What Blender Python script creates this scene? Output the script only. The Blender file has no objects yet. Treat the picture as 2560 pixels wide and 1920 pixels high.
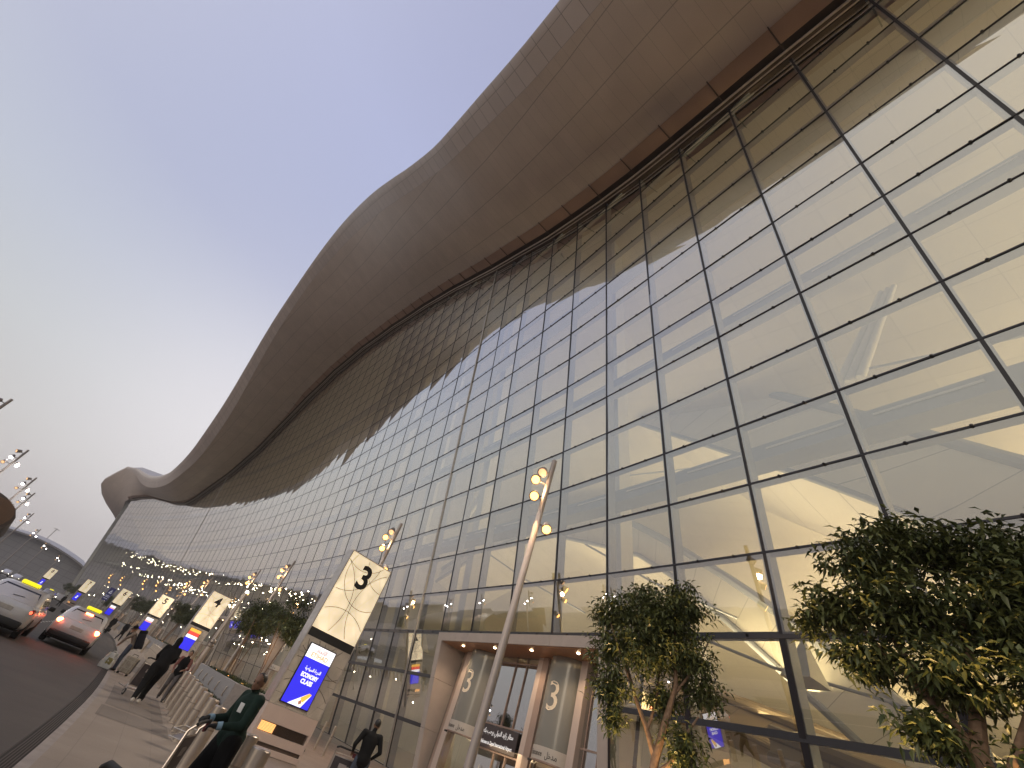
import bpy, bmesh, math, random
import numpy as np
from mathutils import Vector, Matrix, Euler
random.seed(7); rng = np.random.default_rng(7)
C = bpy.data.collections.new("scene"); S = bpy.context.scene; S.collection.children.link(C)
PI = math.pi; R = math.radians

# ------------------------------------------------------------------ camera
F_PX, CX, CY, CAM_H = 1068.0, 1280.0, 960.0, 1.65
_up = np.array([1763.0 - CX, -(-182.0 - CY), -F_PX]); _up /= np.linalg.norm(_up)
_a = 100.0 - CX; _b = (F_PX * _up[2] - _a * _up[0]) / _up[1]
_yd = np.array([_a, _b, -F_PX]); _yd /= np.linalg.norm(_yd)
_xd = np.cross(_yd, _up)
ROT = np.array([_xd, _yd, _up])
cam_d = bpy.data.cameras.new("camera"); cam = bpy.data.objects.new("camera", cam_d); C.objects.link(cam)
cam_d.sensor_fit = 'HORIZONTAL'; cam_d.sensor_width = 36.0; cam_d.lens = F_PX / 2560 * 36.0
cam_d.clip_start = 0.05; cam_d.clip_end = 6000
M4 = Matrix([list(ROT[0]) + [0], list(ROT[1]) + [0], list(ROT[2]) + [CAM_H], [0, 0, 0, 1]])
cam.matrix_world = M4
S.camera = cam
S.view_settings.view_transform = 'Standard'; S.view_settings.look = 'None'
S.view_settings.gamma = 1; S.view_settings.exposure = 0
S.cycles.use_denoising = True
S.cycles.max_bounces = 10; S.cycles.transparent_max_bounces = 24; S.cycles.diffuse_bounces = 3
S.cycles.glossy_bounces = 4; S.cycles.sample_clamp_indirect = 6; S.cycles.caustics_reflective = False; S.cycles.caustics_refractive = False

# ------------------------------------------------------------------ materials
def newmat(name):
    m = bpy.data.materials.new(name); m.use_nodes = True
    nt = m.node_tree; b = nt.nodes.get('Principled BSDF')
    return m, nt, b
def N(nt, t, **k):
    n = nt.nodes.new(t)
    for a, v in k.items(): setattr(n, a, v)
    return n
def L(nt, a, b): nt.links.new(a, b)
def math_node(nt, op, a, b=None, c=None):
    n = N(nt, 'ShaderNodeMath', operation=op)
    for i, v in enumerate((a, b, c)):
        if v is None: continue
        if isinstance(v, (int, float)): n.inputs[i].default_value = v
        else: L(nt, v, n.inputs[i])
    return n.outputs[0]
def rgb(c): return (c[0], c[1], c[2], 1.0)
def mat(name, col, rough=0.6, metal=0.0, var=0.12, scale=6.0, bump=0.0, coat=0.0, spec=0.5, detail=4.0):
    m, nt, b = newmat(name)
    tc = N(nt, 'ShaderNodeTexCoord'); no = N(nt, 'ShaderNodeTexNoise')
    no.inputs['Scale'].default_value = scale; no.inputs['Detail'].default_value = detail
    L(nt, tc.outputs['Object'], no.inputs['Vector'])
    cr = N(nt, 'ShaderNodeMapRange'); cr.inputs[1].default_value = 0.3; cr.inputs[2].default_value = 0.7
    cr.inputs[3].default_value = 1 - var; cr.inputs[4].default_value = 1 + var
    L(nt, no.outputs['Fac'], cr.inputs[0])
    mx = N(nt, 'ShaderNodeMix', data_type='RGBA', blend_type='MULTIPLY'); mx.inputs[0].default_value = 1
    mx.inputs[6].default_value = rgb(col); L(nt, cr.outputs[0], mx.inputs[7])
    L(nt, mx.outputs[2], b.inputs['Base Color'])
    b.inputs['Roughness'].default_value = rough; b.inputs['Metallic'].default_value = metal
    b.inputs['Specular IOR Level'].default_value = spec
    b.inputs['Coat Weight'].default_value = coat
    if bump:
        bp = N(nt, 'ShaderNodeBump'); bp.inputs['Strength'].default_value = bump; bp.inputs['Distance'].default_value = 0.02
        L(nt, no.outputs['Fac'], bp.inputs['Height']); L(nt, bp.outputs[0], b.inputs['Normal'])
    return m
def emis(name, col, st):
    m, nt, b = newmat(name)
    b.inputs['Base Color'].default_value = rgb([min(1, c) * .5 for c in col])
    b.inputs['Emission Color'].default_value = rgb(col); b.inputs['Emission Strength'].default_value = st
    return m
def seam_mat(name, col, su, sv, wu, wv, dark=0.45, rough=0.5, metal=0.0, var=0.06, tile=0.05, ou=0, ov=0):
    """cladding: joints every su / sv metres of the UV map (which is laid out in metres)"""
    m, nt, b = newmat(name)
    uv = N(nt, 'ShaderNodeUVMap'); sp = N(nt, 'ShaderNodeSeparateXYZ'); L(nt, uv.outputs[0], sp.inputs[0])
    def line(o, s, w):
        f = math_node(nt, 'FRACT', math_node(nt, 'DIVIDE', o, s))
        d = math_node(nt, 'MINIMUM', f, math_node(nt, 'SUBTRACT', 1.0, f))
        return math_node(nt, 'LESS_THAN', d, w / s / 2)
    lu = line(sp.outputs[0], su, wu); lv = line(sp.outputs[1], sv, wv)
    j = math_node(nt, 'MAXIMUM', lu, lv)
    cell = N(nt, 'ShaderNodeCombineXYZ')
    L(nt, math_node(nt, 'FLOOR', math_node(nt, 'DIVIDE', sp.outputs[0], su)), cell.inputs[0])
    L(nt, math_node(nt, 'FLOOR', math_node(nt, 'DIVIDE', sp.outputs[1], sv)), cell.inputs[1])
    wn = N(nt, 'ShaderNodeTexWhiteNoise'); L(nt, cell.outputs[0], wn.inputs['Vector'])
    no = N(nt, 'ShaderNodeTexNoise'); no.inputs['Scale'].default_value = 0.35; L(nt, uv.outputs[0], no.inputs['Vector'])
    k = math_node(nt, 'ADD', math_node(nt, 'MULTIPLY', math_node(nt, 'SUBTRACT', wn.outputs[0], .5), 2 * tile),
                  math_node(nt, 'MULTIPLY', math_node(nt, 'SUBTRACT', no.outputs['Fac'], .5), 2 * var))
    k = math_node(nt, 'MULTIPLY', math_node(nt, 'ADD', k, 1.0), math_node(nt, 'SUBTRACT', 1.0, math_node(nt, 'MULTIPLY', j, dark)))
    mx = N(nt, 'ShaderNodeMix', data_type='RGBA', blend_type='MULTIPLY'); mx.inputs[0].default_value = 1
    mx.inputs[6].default_value = rgb(col); L(nt, k, mx.inputs[7]); L(nt, mx.outputs[2], b.inputs['Base Color'])
    b.inputs['Roughness'].default_value = rough; b.inputs['Metallic'].default_value = metal
    return m
def glass_mat(name, tint, base, rough=0.0, power=4.0):
    m, nt, b = newmat(name); nt.nodes.remove(b)
    out = nt.nodes['Material Output']
    tr = N(nt, 'ShaderNodeBsdfTransparent'); tr.inputs[0].default_value = rgb(tint)
    gl = N(nt, 'ShaderNodeBsdfGlossy'); gl.inputs[0].default_value = (.97, .97, .98, 1); gl.inputs['Roughness'].default_value = rough
    lw = N(nt, 'ShaderNodeLayerWeight'); lw.inputs[0].default_value = .5
    f = math_node(nt, 'POWER', lw.outputs['Facing'], power)
    f = math_node(nt, 'MULTIPLY_ADD', f, 1 - base, base)
    mx = N(nt, 'ShaderNodeMixShader'); L(nt, f, mx.inputs[0]); L(nt, tr.outputs[0], mx.inputs[1]); L(nt, gl.outputs[0], mx.inputs[2])
    L(nt, mx.outputs[0], out.inputs[0])
    return m

# ------------------------------------------------------------------ mesh builder
class MB:
    def __init__(s): s.v = []; s.f = []; s.uv = []; s.m = []; s.hasuv = False
    def add(s, vs, fs, mi=0, uvs=None):
        o = len(s.v); s.v += [tuple(float(q) for q in p) for p in vs]
        for i, f in enumerate(fs):
            s.f.append([o + a for a in f]); s.m.append(mi)
            if uvs is not None: s.uv.append([uvs[a] for a in f]); s.hasuv = True
            else: s.uv.append([(0, 0)] * len(f))
        return s
    def box(s, c, d, rot=None, mi=0):
        x, y, z = d[0] / 2, d[1] / 2, d[2] / 2
        vs = [Vector(p) for p in ((-x, -y, -z), (x, -y, -z), (x, y, -z), (-x, y, -z), (-x, -y, z), (x, -y, z), (x, y, z), (-x, y, z))]
        if rot is not None: vs = [rot @ p for p in vs]
        vs = [p + Vector(c) for p in vs]
        return s.add(vs, [(0, 3, 2, 1), (4, 5, 6, 7), (0, 1, 5, 4), (1, 2, 6, 5), (2, 3, 7, 6), (3, 0, 4, 7)], mi)
    def rbox(s, c, d, r=0.01, rot=None, mi=0, seg=2):
        bm = bmesh.new(); bmesh.ops.create_cube(bm, size=1)
        for v in bm.verts: v.co = Vector((v.co.x * d[0], v.co.y * d[1], v.co.z * d[2]))
        bmesh.ops.bevel(bm, geom=bm.edges[:], offset=min(r, min(d) * .45), segments=seg, affect='EDGES', profile=.5)
        vs = [(rot @ v.co if rot is not None else v.co) + Vector(c) for v in bm.verts]
        bm.verts.index_update(); fs = [[v.index for v in f.verts] for f in bm.faces]; bm.free()
        return s.add(vs, fs, mi)
    def tube(s, pts, r, n=8, mi=0, cap=True):
        pts = [Vector(p) for p in pts]; rs = r if isinstance(r, (list, tuple)) else [r] * len(pts)
        vs = []; prev = None
        for i, p in enumerate(pts):
            t = (pts[min(i + 1, len(pts) - 1)] - pts[max(i - 1, 0)])
            if t.length < 1e-9: t = Vector((0, 0, 1))
            t.normalize()
            if prev is None:
                a = Vector((1, 0, 0)) if abs(t.x) < .9 else Vector((0, 1, 0))
                u = t.cross(a).normalized()
            else:
                u = (prev - t * prev.dot(t)); u = u.normalized() if u.length > 1e-6 else t.orthogonal().normalized()
            prev = u; w = t.cross(u)
            for k in range(n):
                a = 2 * PI * k / n; vs.append(p + (u * math.cos(a) + w * math.sin(a)) * rs[i])
        fs = []
        for i in range(len(pts) - 1):
            for k in range(n):
                k2 = (k + 1) % n; fs.append((i * n + k, i * n + k2, (i + 1) * n + k2, (i + 1) * n + k))
        if cap: fs.append(tuple(range(n - 1, -1, -1))); fs.append(tuple((len(pts) - 1) * n + k for k in range(n)))
        return s.add(vs, fs, mi)
    def lathe(s, c, prof, n=20, mi=0, rot=None):
        vs = []
        for (r, z) in prof:
            for k in range(n):
                a = 2 * PI * k / n; p = Vector((r * math.cos(a), r * math.sin(a), z))
                if rot is not None: p = rot @ p
                vs.append(p + Vector(c))
        fs = [(i * n + k, i * n + (k + 1) % n, (i + 1) * n + (k + 1) % n, (i + 1) * n + k) for i in range(len(prof) - 1) for k in range(n)]
        if prof[0][0] > 1e-6: fs.append(tuple(range(n - 1, -1, -1)))
        if prof[-1][0] > 1e-6: fs.append(tuple((len(prof) - 1) * n + k for k in range(n)))
        return s.add(vs, fs, mi)
    def ball(s, c, r, n=12, m=8, mi=0, rot=None):
        r = r if isinstance(r, (list, tuple)) else (r, r, r); vs = []; 
        for i in range(m + 1):
            t = PI * i / m
            for k in range(n):
                a = 2 * PI * k / n; p = Vector((r[0] * math.sin(t) * math.cos(a), r[1] * math.sin(t) * math.sin(a), -r[2] * math.cos(t)))
                if rot is not None: p = rot @ p
                vs.append(p + Vector(c))
        fs = [(i * n + k, i * n + (k + 1) % n, (i + 1) * n + (k + 1) % n, (i + 1) * n + k) for i in range(m) for k in range(n)]
        return s.add(vs, fs, mi)
    def grid(s, P, UV=None, mi=0):
        """P[i][j] points"""
        a, b = len(P), len(P[0]); vs = [P[i][j] for i in range(a) for j in range(b)]
        uv = [UV[i][j] for i in range(a) for j in range(b)] if UV is not None else None
        return s.add(vs, [(i * b + j, (i + 1) * b + j, (i + 1) * b + j + 1, i * b + j + 1) for i in range(a - 1) for j in range(b - 1)], mi, uv)
    def loft(s, rings, mi=0, caps=True):
        n = len(rings[0]); vs = [p for r in rings for p in r]
        fs = [(i * n + k, i * n + (k + 1) % n, (i + 1) * n + (k + 1) % n, (i + 1) * n + k) for i in range(len(rings) - 1) for k in range(n)]
        if caps: fs.append(tuple(range(n - 1, -1, -1))); fs.append(tuple((len(rings) - 1) * n + k for k in range(n)))
        return s.add(vs, fs, mi)
    def prism(s, poly, y0, y1, mi=0):
        """polygon in x,z extruded along y"""
        n = len(poly); vs = [(p[0], y0, p[1]) for p in poly] + [(p[0], y1, p[1]) for p in poly]
        fs = [tuple(range(n)), tuple(range(2 * n - 1, n - 1, -1))] + [(k, k + n, (k + 1) % n + n, (k + 1) % n) for k in range(n)]
        return s.add(vs, fs, mi)
    def build(s, name, mats, parent=None, smooth=False, fix=True):
        me = bpy.data.meshes.new(name); me.from_pydata(s.v, [], s.f)
        for m in (mats if isinstance(mats, (list, tuple)) else [mats]): me.materials.append(m)
        me.polygons.foreach_set('material_index', s.m)
        if s.hasuv:
            uvl = me.uv_layers.new(name='uv'); flat = [c for f in s.uv for p in f for c in p]; uvl.data.foreach_set('uv', flat)
        if fix:
            bm = bmesh.new(); bm.from_mesh(me); bmesh.ops.recalc_face_normals(bm, faces=bm.faces); bm.to_mesh(me); bm.free()
        if smooth:
            me.polygons.foreach_set('use_smooth', [True] * len(me.polygons)); 
            try: me.set_sharp_from_angle(angle=R(40))
            except Exception: pass
        me.update()
        o = bpy.data.objects.new(name, me); C.objects.link(o)
        if parent is not None: o.parent = parent
        return o
def tag(o, label=None, cat=None, group=None, kind=None):
    if label: o['label'] = label
    if cat: o['category'] = cat
    if group: o['group'] = group
    if kind: o['kind'] = kind
    return o
def thing(name, label, cat, loc=(0, 0, 0), rz=0.0, group=None):
    o = bpy.data.objects.new(name, None); C.objects.link(o); o.location = loc; o.rotation_euler = (0, 0, rz)
    o.empty_display_size = .2
    return tag(o, label, cat, group)
def kids(o): return [c for c in C.objects if c.parent == o]
def copy_tree(o, loc=None, rz=None, label=None, sc=None, keep=None):
    def rec(a, par):
        c = a.copy(); C.objects.link(c); c.parent = par
        for ch in kids(a): rec(ch, c)
        return c
    c = rec(o, None)
    if loc is not None: c.location = loc
    if rz is not None: c.rotation_euler = (0, 0, rz)
    if sc is not None: c.scale = sc if isinstance(sc, (tuple, list)) else (sc,) * 3
    if label: c['label'] = label
    return c
AR = {'ا': (0xFE8D, 0xFE8E), 'ب': (0xFE8F, 0xFE90, 0xFE91, 0xFE92), 'ة': (0xFE93, 0xFE94), 'ت': (0xFE95, 0xFE96, 0xFE97, 0xFE98), 'ج': (0xFE9D, 0xFE9E, 0xFE9F, 0xFEA0),
      'ح': (0xFEA1, 0xFEA2, 0xFEA3, 0xFEA4), 'خ': (0xFEA5, 0xFEA6, 0xFEA7, 0xFEA8), 'د': (0xFEA9, 0xFEAA), 'ر': (0xFEAD, 0xFEAE), 'ز': (0xFEAF, 0xFEB0),
      'س': (0xFEB1, 0xFEB2, 0xFEB3, 0xFEB4), 'ط': (0xFEC1, 0xFEC2, 0xFEC3, 0xFEC4), 'ك': (0xFED9, 0xFEDA, 0xFEDB, 0xFEDC), 'ل': (0xFEDD, 0xFEDE, 0xFEDF, 0xFEE0),
      'م': (0xFEE1, 0xFEE2, 0xFEE3, 0xFEE4), 'و': (0xFEED, 0xFEEE), 'ي': (0xFEF1, 0xFEF2, 0xFEF3, 0xFEF4)}
def arabic(t):
    out = []
    for w in t.split(' '):
        g = []
        for i, ch in enumerate(w):
            f = AR[ch]; prev = i > 0 and len(AR[w[i - 1]]) == 4; nxt = i < len(w) - 1 and len(f) == 4
            g.append(chr(f[3] if prev and nxt else f[2] if nxt else f[1] if prev else f[0]))
        out.append(''.join(reversed(g)))
    return ' '.join(reversed(out))
def text(name, body, size, m, parent, mtx, ext=0.004, bold=0.0, width=None, align='CENTER'):
    cu = bpy.data.curves.new(name, 'FONT'); cu.body = body; cu.size = size; cu.extrude = ext; cu.offset = bold
    cu.align_x = align; cu.align_y = 'CENTER'; cu.resolution_u = 3
    t = bpy.data.objects.new(name + '_tmp', cu); C.objects.link(t)
    dg = bpy.context.evaluated_depsgraph_get(); dg.update()
    me = bpy.data.meshes.new_from_object(t.evaluated_get(dg)); bpy.data.objects.remove(t)
    if width and len(me.vertices):
        xs = [v.co.x for v in me.vertices]; k = width / max(1e-6, max(xs) - min(xs))
        for v in me.vertices: v.co.x *= k
    me.transform(mtx); me.materials.clear(); me.materials.append(m); me.name = name
    o = bpy.data.objects.new(name, me); C.objects.link(o); o.parent = parent
    return o
def front(x, y, z):   # text standing upright, read from -y
    return Matrix.Translation((x, y, z)) @ Matrix.Rotation(R(90), 4, 'X')
def lamp(kind, loc, energy, col, size=0.1, rot=None, **k):
    d = bpy.data.lights.new('light', kind); d.energy = energy; d.color = col
    if kind == 'AREA':
        d.shape = 'RECTANGLE'; d.size, d.size_y = size
    else: d.shadow_soft_size = size
    for a, v in k.items(): setattr(d, a, v)
    o = bpy.data.objects.new('light', d); C.objects.link(o); o.location = loc
    if rot is not None: o.rotation_euler = rot
    return o

# ------------------------------------------------------------------ the facade's plan line
BP = [(-60, 4.6), (-40, 9.0), (-20, 13.1), (-6.5, 15.8), (1, 17.2), (8.5, 18.65), (16, 19.95), (23.5, 21.05), (31, 22.1), (42.5, 23.6), (60, 25.3), (76, 26.3), (98, 27), (117, 27), (134.5, 26.4), (160, 24.7), (180, 22.8), (195, 20.5), (210, 18.2), (230, 14), (250, 9)]
def catmull(P, n):
    P = np.array(P, float); o = []
    for i in range(len(P) - 1):
        p0 = P[max(i - 1, 0)]; p1 = P[i]; p2 = P[i + 1]; p3 = P[min(i + 2, len(P) - 1)]
        for t in np.linspace(0, 1, n, endpoint=False):
            o.append(.5 * ((2 * p1) + (-p0 + p2) * t + (2 * p0 - 5 * p1 + 4 * p2 - p3) * t * t + (-p0 + 3 * p1 - 3 * p2 + p3) * t ** 3))
    o.append(P[-1]); return np.array(o)
CV = catmull([(x, y) for y, x in BP], 20)
for _ in range(6):
    c2 = CV.copy(); c2[1:-1] = (CV[:-2] + 2 * CV[1:-1] + CV[2:]) / 4; CV = c2
SS = np.concatenate([[0], np.cumsum(np.linalg.norm(np.diff(CV, axis=0), axis=1))])
S0 = float(np.interp(31, CV[:, 1], SS)); SS = SS - S0
S_MIN, S_END = SS[0] + 2, SS[-1]
def st(s):
    """plan point, tangent (away from camera) and outward normal (towards the road) at arc length s"""
    e = 1.5
    g = lambda q: np.array([np.interp(q, SS, CV[:, 0]), np.interp(q, SS, CV[:, 1])])
    sc = min(max(s, SS[0] + e), SS[-1] - e)
    t = g(sc + e) - g(sc - e); t /= np.linalg.norm(t); n = np.array([-t[1], t[0]])
    p = g(s) if s <= SS[-1] else g(SS[-1]) + t * (s - SS[-1])
    if s < SS[0]: p = g(SS[0]) + t * (s - SS[0])
    return p, t, n
LEAN = .222
def fp(s, off, z):
    p, t, n = st(s); return Vector((p[0] + n[0] * off, p[1] + n[1] * off, z))
def heading(s):
    """z rotation that turns local +y into the facade's tangent"""
    _, t, _ = st(s); return math.atan2(-t[0], t[1])
ZT = [(-70, 33), (-55, 35), (-37.9, 36.2), (-34, 37.1), (-30.4, 37.8), (-26.7, 38.6), (-22.7, 39.5), (-18.6, 40.7), (-14.5, 42), (-10.7, 43.2), (-5.2, 45.5), (.4, 47.7), (4.6, 49.6), (12.4, 52.8), (23.7, 56.5), (37.9, 59.8), (53.8, 61.6), (68.8, 61.2), (83.3, 57.9), (97.9, 52.2), (107, 47.6), (122.6, 42.4), (137.5, 39), (145.6, 36.8), (153.9, 35.2), (165, 35.5), (180, 37.2), (196.8, 38.7), (210.7, 38.3), (219.2, 37.3), (232, 34), (250, 31), (300, 28)]
def ztop(s): return float(np.interp(s, [a for a, _ in ZT], [b for _, b in ZT]))
# ------------------------------------------------------------------ materials used widely
M_soffit = seam_mat('soffit_panels', (.62, .52, .46), .95, 3.1, .016, .07, dark=.38, rough=.36, var=.12, tile=.022)
M_fascia = seam_mat('fascia_panels', (.60, .52, .49), 1.45, 1.75, .05, .05, dark=.5, rough=.4, var=.06, tile=.05)
M_roof = mat('roof_sheet', (.42, .38, .36), .5)
M_gutter = mat('gutter_dark', (.07, .045, .035), .6)
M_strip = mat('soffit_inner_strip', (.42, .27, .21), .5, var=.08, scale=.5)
M_rail = mat('rail_steel', (.62, .52, .45), .35, .6)
M_cap = mat('glazing_cap_black', (.022, .02, .026), .35, .2)
M_fin = mat('steel_fin_grey', (.34, .355, .39), .45, .1, var=.05)
M_silver = mat('movement_joint_silver', (.55, .52, .50), .35, .7)
M_glass = glass_mat('facade_glass', (.82, .83, .78), .34, power=2.25)
M_cream = seam_mat('ceiling_panels', (.80, .74, .62), 2.4, 1.5, .03, .03, dark=.18, rough=.6, var=.03, tile=.03)
M_cream2 = seam_mat('bulkhead_panels', (.80, .75, .66), 2.6, 40, .05, .05, dark=.45, rough=.5, var=.04, tile=.03)
M_white = mat('white_interior_steel', (.72, .70, .66), .4, var=.05)
M_ifloor = mat('terminal_floor', (.42, .38, .33), .25, var=.1, scale=1.5)
M_clad = mat('portal_cladding', (.52, .455, .42), .45, var=.05, scale=2)
M_downl = emis('downlight_glow', (1, .86, .64), 38)

bld = thing('terminal_building', 'vast glass terminal with leaning curtain wall under a sweeping wave shaped taupe roof', 'terminal building', (0, 0, 0))

# --- glass panes, mullions and transoms
J0, J1 = -57, 23                       # mullion j stands at s = -3.8 j (j > 0 towards and past the camera)
BAY, ROW = 3.8, 2.5
PORT_C = [-11.4 + 41.8 * n for n in range(0, 5)]
def in_portal(smid, z): return z < 7.4 and any(abs(smid - c) < 7.6 for c in PORT_C)
sj = {j: -BAY * j for j in range(J0, J1 + 1)}
fr = {j: st(sj[j]) for j in sj}
def gp(j, z, o=0.0):
    p, t, n = fr[j]; return np.array([p[0] + n[0] * (LEAN * z + o), p[1] + n[1] * (LEAN * z + o), z])
camR = ROT.T
def proj(P):
    c = camR @ (np.asarray(P) - np.array([0, 0, CAM_H]))
    return None if c[2] > -.1 else (CX + F_PX * c[0] / -c[2], CY - F_PX * c[1] / -c[2])
panes = []
for j in range(J0, J1):
    a, b = j + 1, j                    # a: nearer the camera end (smaller s)
    za, zb = ztop(sj[a]), ztop(sj[b])
    for k in range(0, 26):
        z0, z1 = ROW * k, ROW * (k + 1)
        if in_portal((sj[a] + sj[b]) / 2, z0): continue
        if za <= z0 + .05 and zb <= z0 + .05: continue
        poly = []
        def corner(jj, zz): poly.append((jj, zz))
        # clipped quad
        if za > z0: corner(a, z0)
        if zb > z0: corner(b, z0)
        if zb > z0: corner(b, min(z1, zb))
        if za > z0: corner(a, min(z1, za))
        if len(poly) < 3: continue
        q = rng.normal(0, .008, 4)
        vs = [gp(jj, zz, q[i]) for i, (jj, zz) in enumerate(poly)]
        if len(poly) == 2: continue
        pr = [proj(v) for v in vs]; ar = 0
        if all(p is not None for p in pr):
            xs = [min(max(p[0], 0), 2560) for p in pr]; ys = [min(max(p[1], 0), 1920) for p in pr]
            ar = abs(sum(xs[i] * ys[(i + 1) % len(xs)] - xs[(i + 1) % len(xs)] * ys[i] for i in range(len(xs)))) / 2
        panes.append((ar, vs))
panes.sort(key=lambda t: -t[0])
rest = MB()
for i, (ar, vs) in enumerate(panes):
    fcs = [tuple(range(len(vs)))]
    if i < 100:
        MB().add(vs, fcs).build('glass_pane', M_glass, bld, fix=False)
    else: rest.add(vs, fcs)
tag(rest.build('glass_panes_beyond', M_glass, bld, fix=False), kind='stuff')

def strip_box(A, B, n, t, w, d0, d1, mb, mi):
    """bar from A to B; width w along t, from d0 to d1 along n (outward +)"""
    A, B, n, t = (np.asarray(q, float) for q in (A, B, n, t))
    vs = []
    for P in (A, B):
        for (u, v) in ((-w / 2, d0), (w / 2, d0), (w / 2, d1), (-w / 2, d1)): vs.append(P + t * u + n * v)
    mb.add(vs, [(0, 3, 2, 1), (4, 5, 6, 7), (0, 1, 5, 4), (1, 2, 6, 5), (2, 3, 7, 6), (3, 0, 4, 7)], mi)
SILVER = (0, -33)
for j in sj:
    p, t, n = fr[j]; n3 = np.array([n[0], n[1], 0]); t3 = np.array([t[0], t[1], 0])
    zt = ztop(sj[j]); zb = 0.0
    if any(abs(sj[j] - c) < 7.5 for c in PORT_C): zb = 7.45
    mb = MB()
    if j in SILVER: strip_box(gp(j, zb), gp(j, zt), n3, t3, .17, -.02, .10, mb, 2)
    else: strip_box(gp(j, zb), gp(j, zt), n3, t3, .105 if j > -9 else .07, -.02, .022, mb, 0)
    if zb < 1 and j > -9: strip_box(gp(j, 0), gp(j, 7.45), n3, t3, .2, -.1, .03, mb, 0)
    if j > -9: strip_box(gp(j, zb), gp(j, zt), n3, t3, .24, -.52, -.03, mb, 1)
    mb.build('mullion', [M_cap, M_fin, M_silver], bld)
def transom(run):
    if run.v: run.build('transom', [M_cap, M_fin], bld)
for k in range(0, 26):
    z = ROW * k; mb = MB()
    for j in range(J0, J1):
        a, b = j + 1, j
        za, zb = ztop(sj[a]), ztop(sj[b])
        if (k < 3 and in_portal((sj[a] + sj[b]) / 2, z + .05)) or (za < z and zb < z):
            transom(mb); mb = MB(); continue
        A, B = gp(a, z), gp(b, z)
        if za < z: A = A + (B - A) * (z - za) / (zb - za)
        if zb < z: B = B + (A - B) * (z - zb) / (za - zb)
        n3 = np.array([fr[a][2][0], fr[a][2][1], 0]); up = np.array([0, 0, 1.0])
        w = (.2 if k in (1, 2, 3) else .075) if j > -9 else .06
        strip_box(A, B, n3, up, w, -.02, .026, mb, 0)
        if j > -9: strip_box(A, B, n3, up, .10, -.34, -.03, mb, 1)
        if -3 <= j <= 12 and k > 2:
            for q in (.3, .7): mb.ball(A + (B - A) * q + n3 * .045, .055, 6, 4, 0)
    transom(mb)

# --- deep beams with light slots and inclined columns behind the glass
for k in (6, 9, 13, 17):
    z = ROW * k - .62; mb = MB(); run = []
    for j in range(J0, J1 + 1):
        if ztop(sj[j]) < z + 1: 
            run = []; continue
        run.append(j)
        if len(run) > 1:
            a, b = run[-2], run[-1]
            mb_A, mb_B = gp(a, z, -1.5), gp(b, z, -1.5); n3 = np.array([fr[b][2][0], fr[b][2][1], 0])
            strip_box(mb_A, mb_B, n3, np.array([0, 0, 1.0]), .75, -.45, .45, mb, 0)
            m1 = gp(b, z + .1, -1.02); m2 = gp(a, z + .1, -1.02)
            strip_box(m1 + (m2 - m1) * .12, m2 - (m2 - m1) * .12, n3, np.array([0, 0, 1.0]), .10, -.03, .0, mb, 1)
    if mb.v: mb.build('wind_beam', [M_fin, M_white], bld)
for j in (-5, -2, 1, 5):
    zt = ztop(sj[j]); mb = MB(); p, t, n = fr[j]
    strip_box(gp(j, .1, -2.8) + np.array([t[0], t[1], 0]) * 1.6, gp(j, zt - 1.4, -2.8) + np.array([t[0], t[1], 0]) * 1.6, np.array([n[0], n[1], 0]), np.array([t[0], t[1], 0]), .95, -.5, .5, mb, 0)
    mb.build('inclined_column', M_white, bld)

# --- interior: floor, sloping panelled ceiling, back wall
SL = list(np.arange(S_MIN - 4, S_END + .1, 2.5))
g = []; uvs = []
dist = [0, 2, 5, 9, 14, 20, 27, 35, 44, 54]
for s in SL:
    zt = ztop(s); row = []; ru = []
    for d in dist:
        f = d / 54; zz = (zt - .6) * (1 - f) ** 1.0 + 13.0 * f - 5.5 * math.sin(PI * f) * .55
        zz += 1.1 * math.sin(s * .11 + d * .08) * min(1, d / 14)
        row.append(fp(s, LEAN * zt - 1.0 - d, zz)); ru.append((s, d * 1.15))
    g.append(row); uvs.append(ru)
MB().grid(g, uvs).build('interior_ceiling', M_cream, bld, smooth=True)
MB().grid([[fp(s, LEAN * ztop(s) - 55, 13.2), fp(s, LEAN * ztop(s) - 55, -.1)] for s in SL], [[(s, 0), (s, 13)] for s in SL]).build('interior_back_wall', M_cream2, bld)
MB().grid([[fp(s, -.15, .03), fp(s, -20, .03), fp(s, -50, .03)] for s in SL]).build('interior_floor', M_ifloor, bld)
# hanging lights seen through the far glass
dl = []
for s in np.arange(46, 218, 1.9):
    za = float(np.interp(s, [46, 92, 150, 190, 218], [13.5, 15.8, 18.2, 19.8, 21])); zb = za - 3.6
    for z0, pr in ((za, .95), (za + .9, .7), (zb, .95), (zb - .8, .7), (6.2, .6), (4.6, .6), (9, .4)):
        if rng.random() < pr: dl.append((s + rng.uniform(-.9, .9), rng.uniform(4.5, 7.5), z0 + rng.uniform(-.45, .45), rng.choice([.09, .12, .15, .22])))
for s in np.arange(-2, 46, 2.6):
    if rng.random() < .8: dl.append((s + rng.uniform(-1, 1), rng.uniform(5, 9), rng.choice([5.6, 9.6, 4.2]) + rng.uniform(-.4, .4), .08))
dl.sort(key=lambda t: t[0] / t[3]); far = MB()
for i, (s, d, z, r) in enumerate(dl):
    m_ = MB() if i < 95 else far
    m_.lathe(fp(s, -d, z), [(0, -r * .6), (r * .8, -r * .4), (r, 0), (r * .7, r * .5), (0, r * .6)], 6)
    if i < 95: m_.build('hanging_light', M_downl, bld)
tag(far.build('hanging_lights_beyond', M_downl, bld), kind='stuff')
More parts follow.
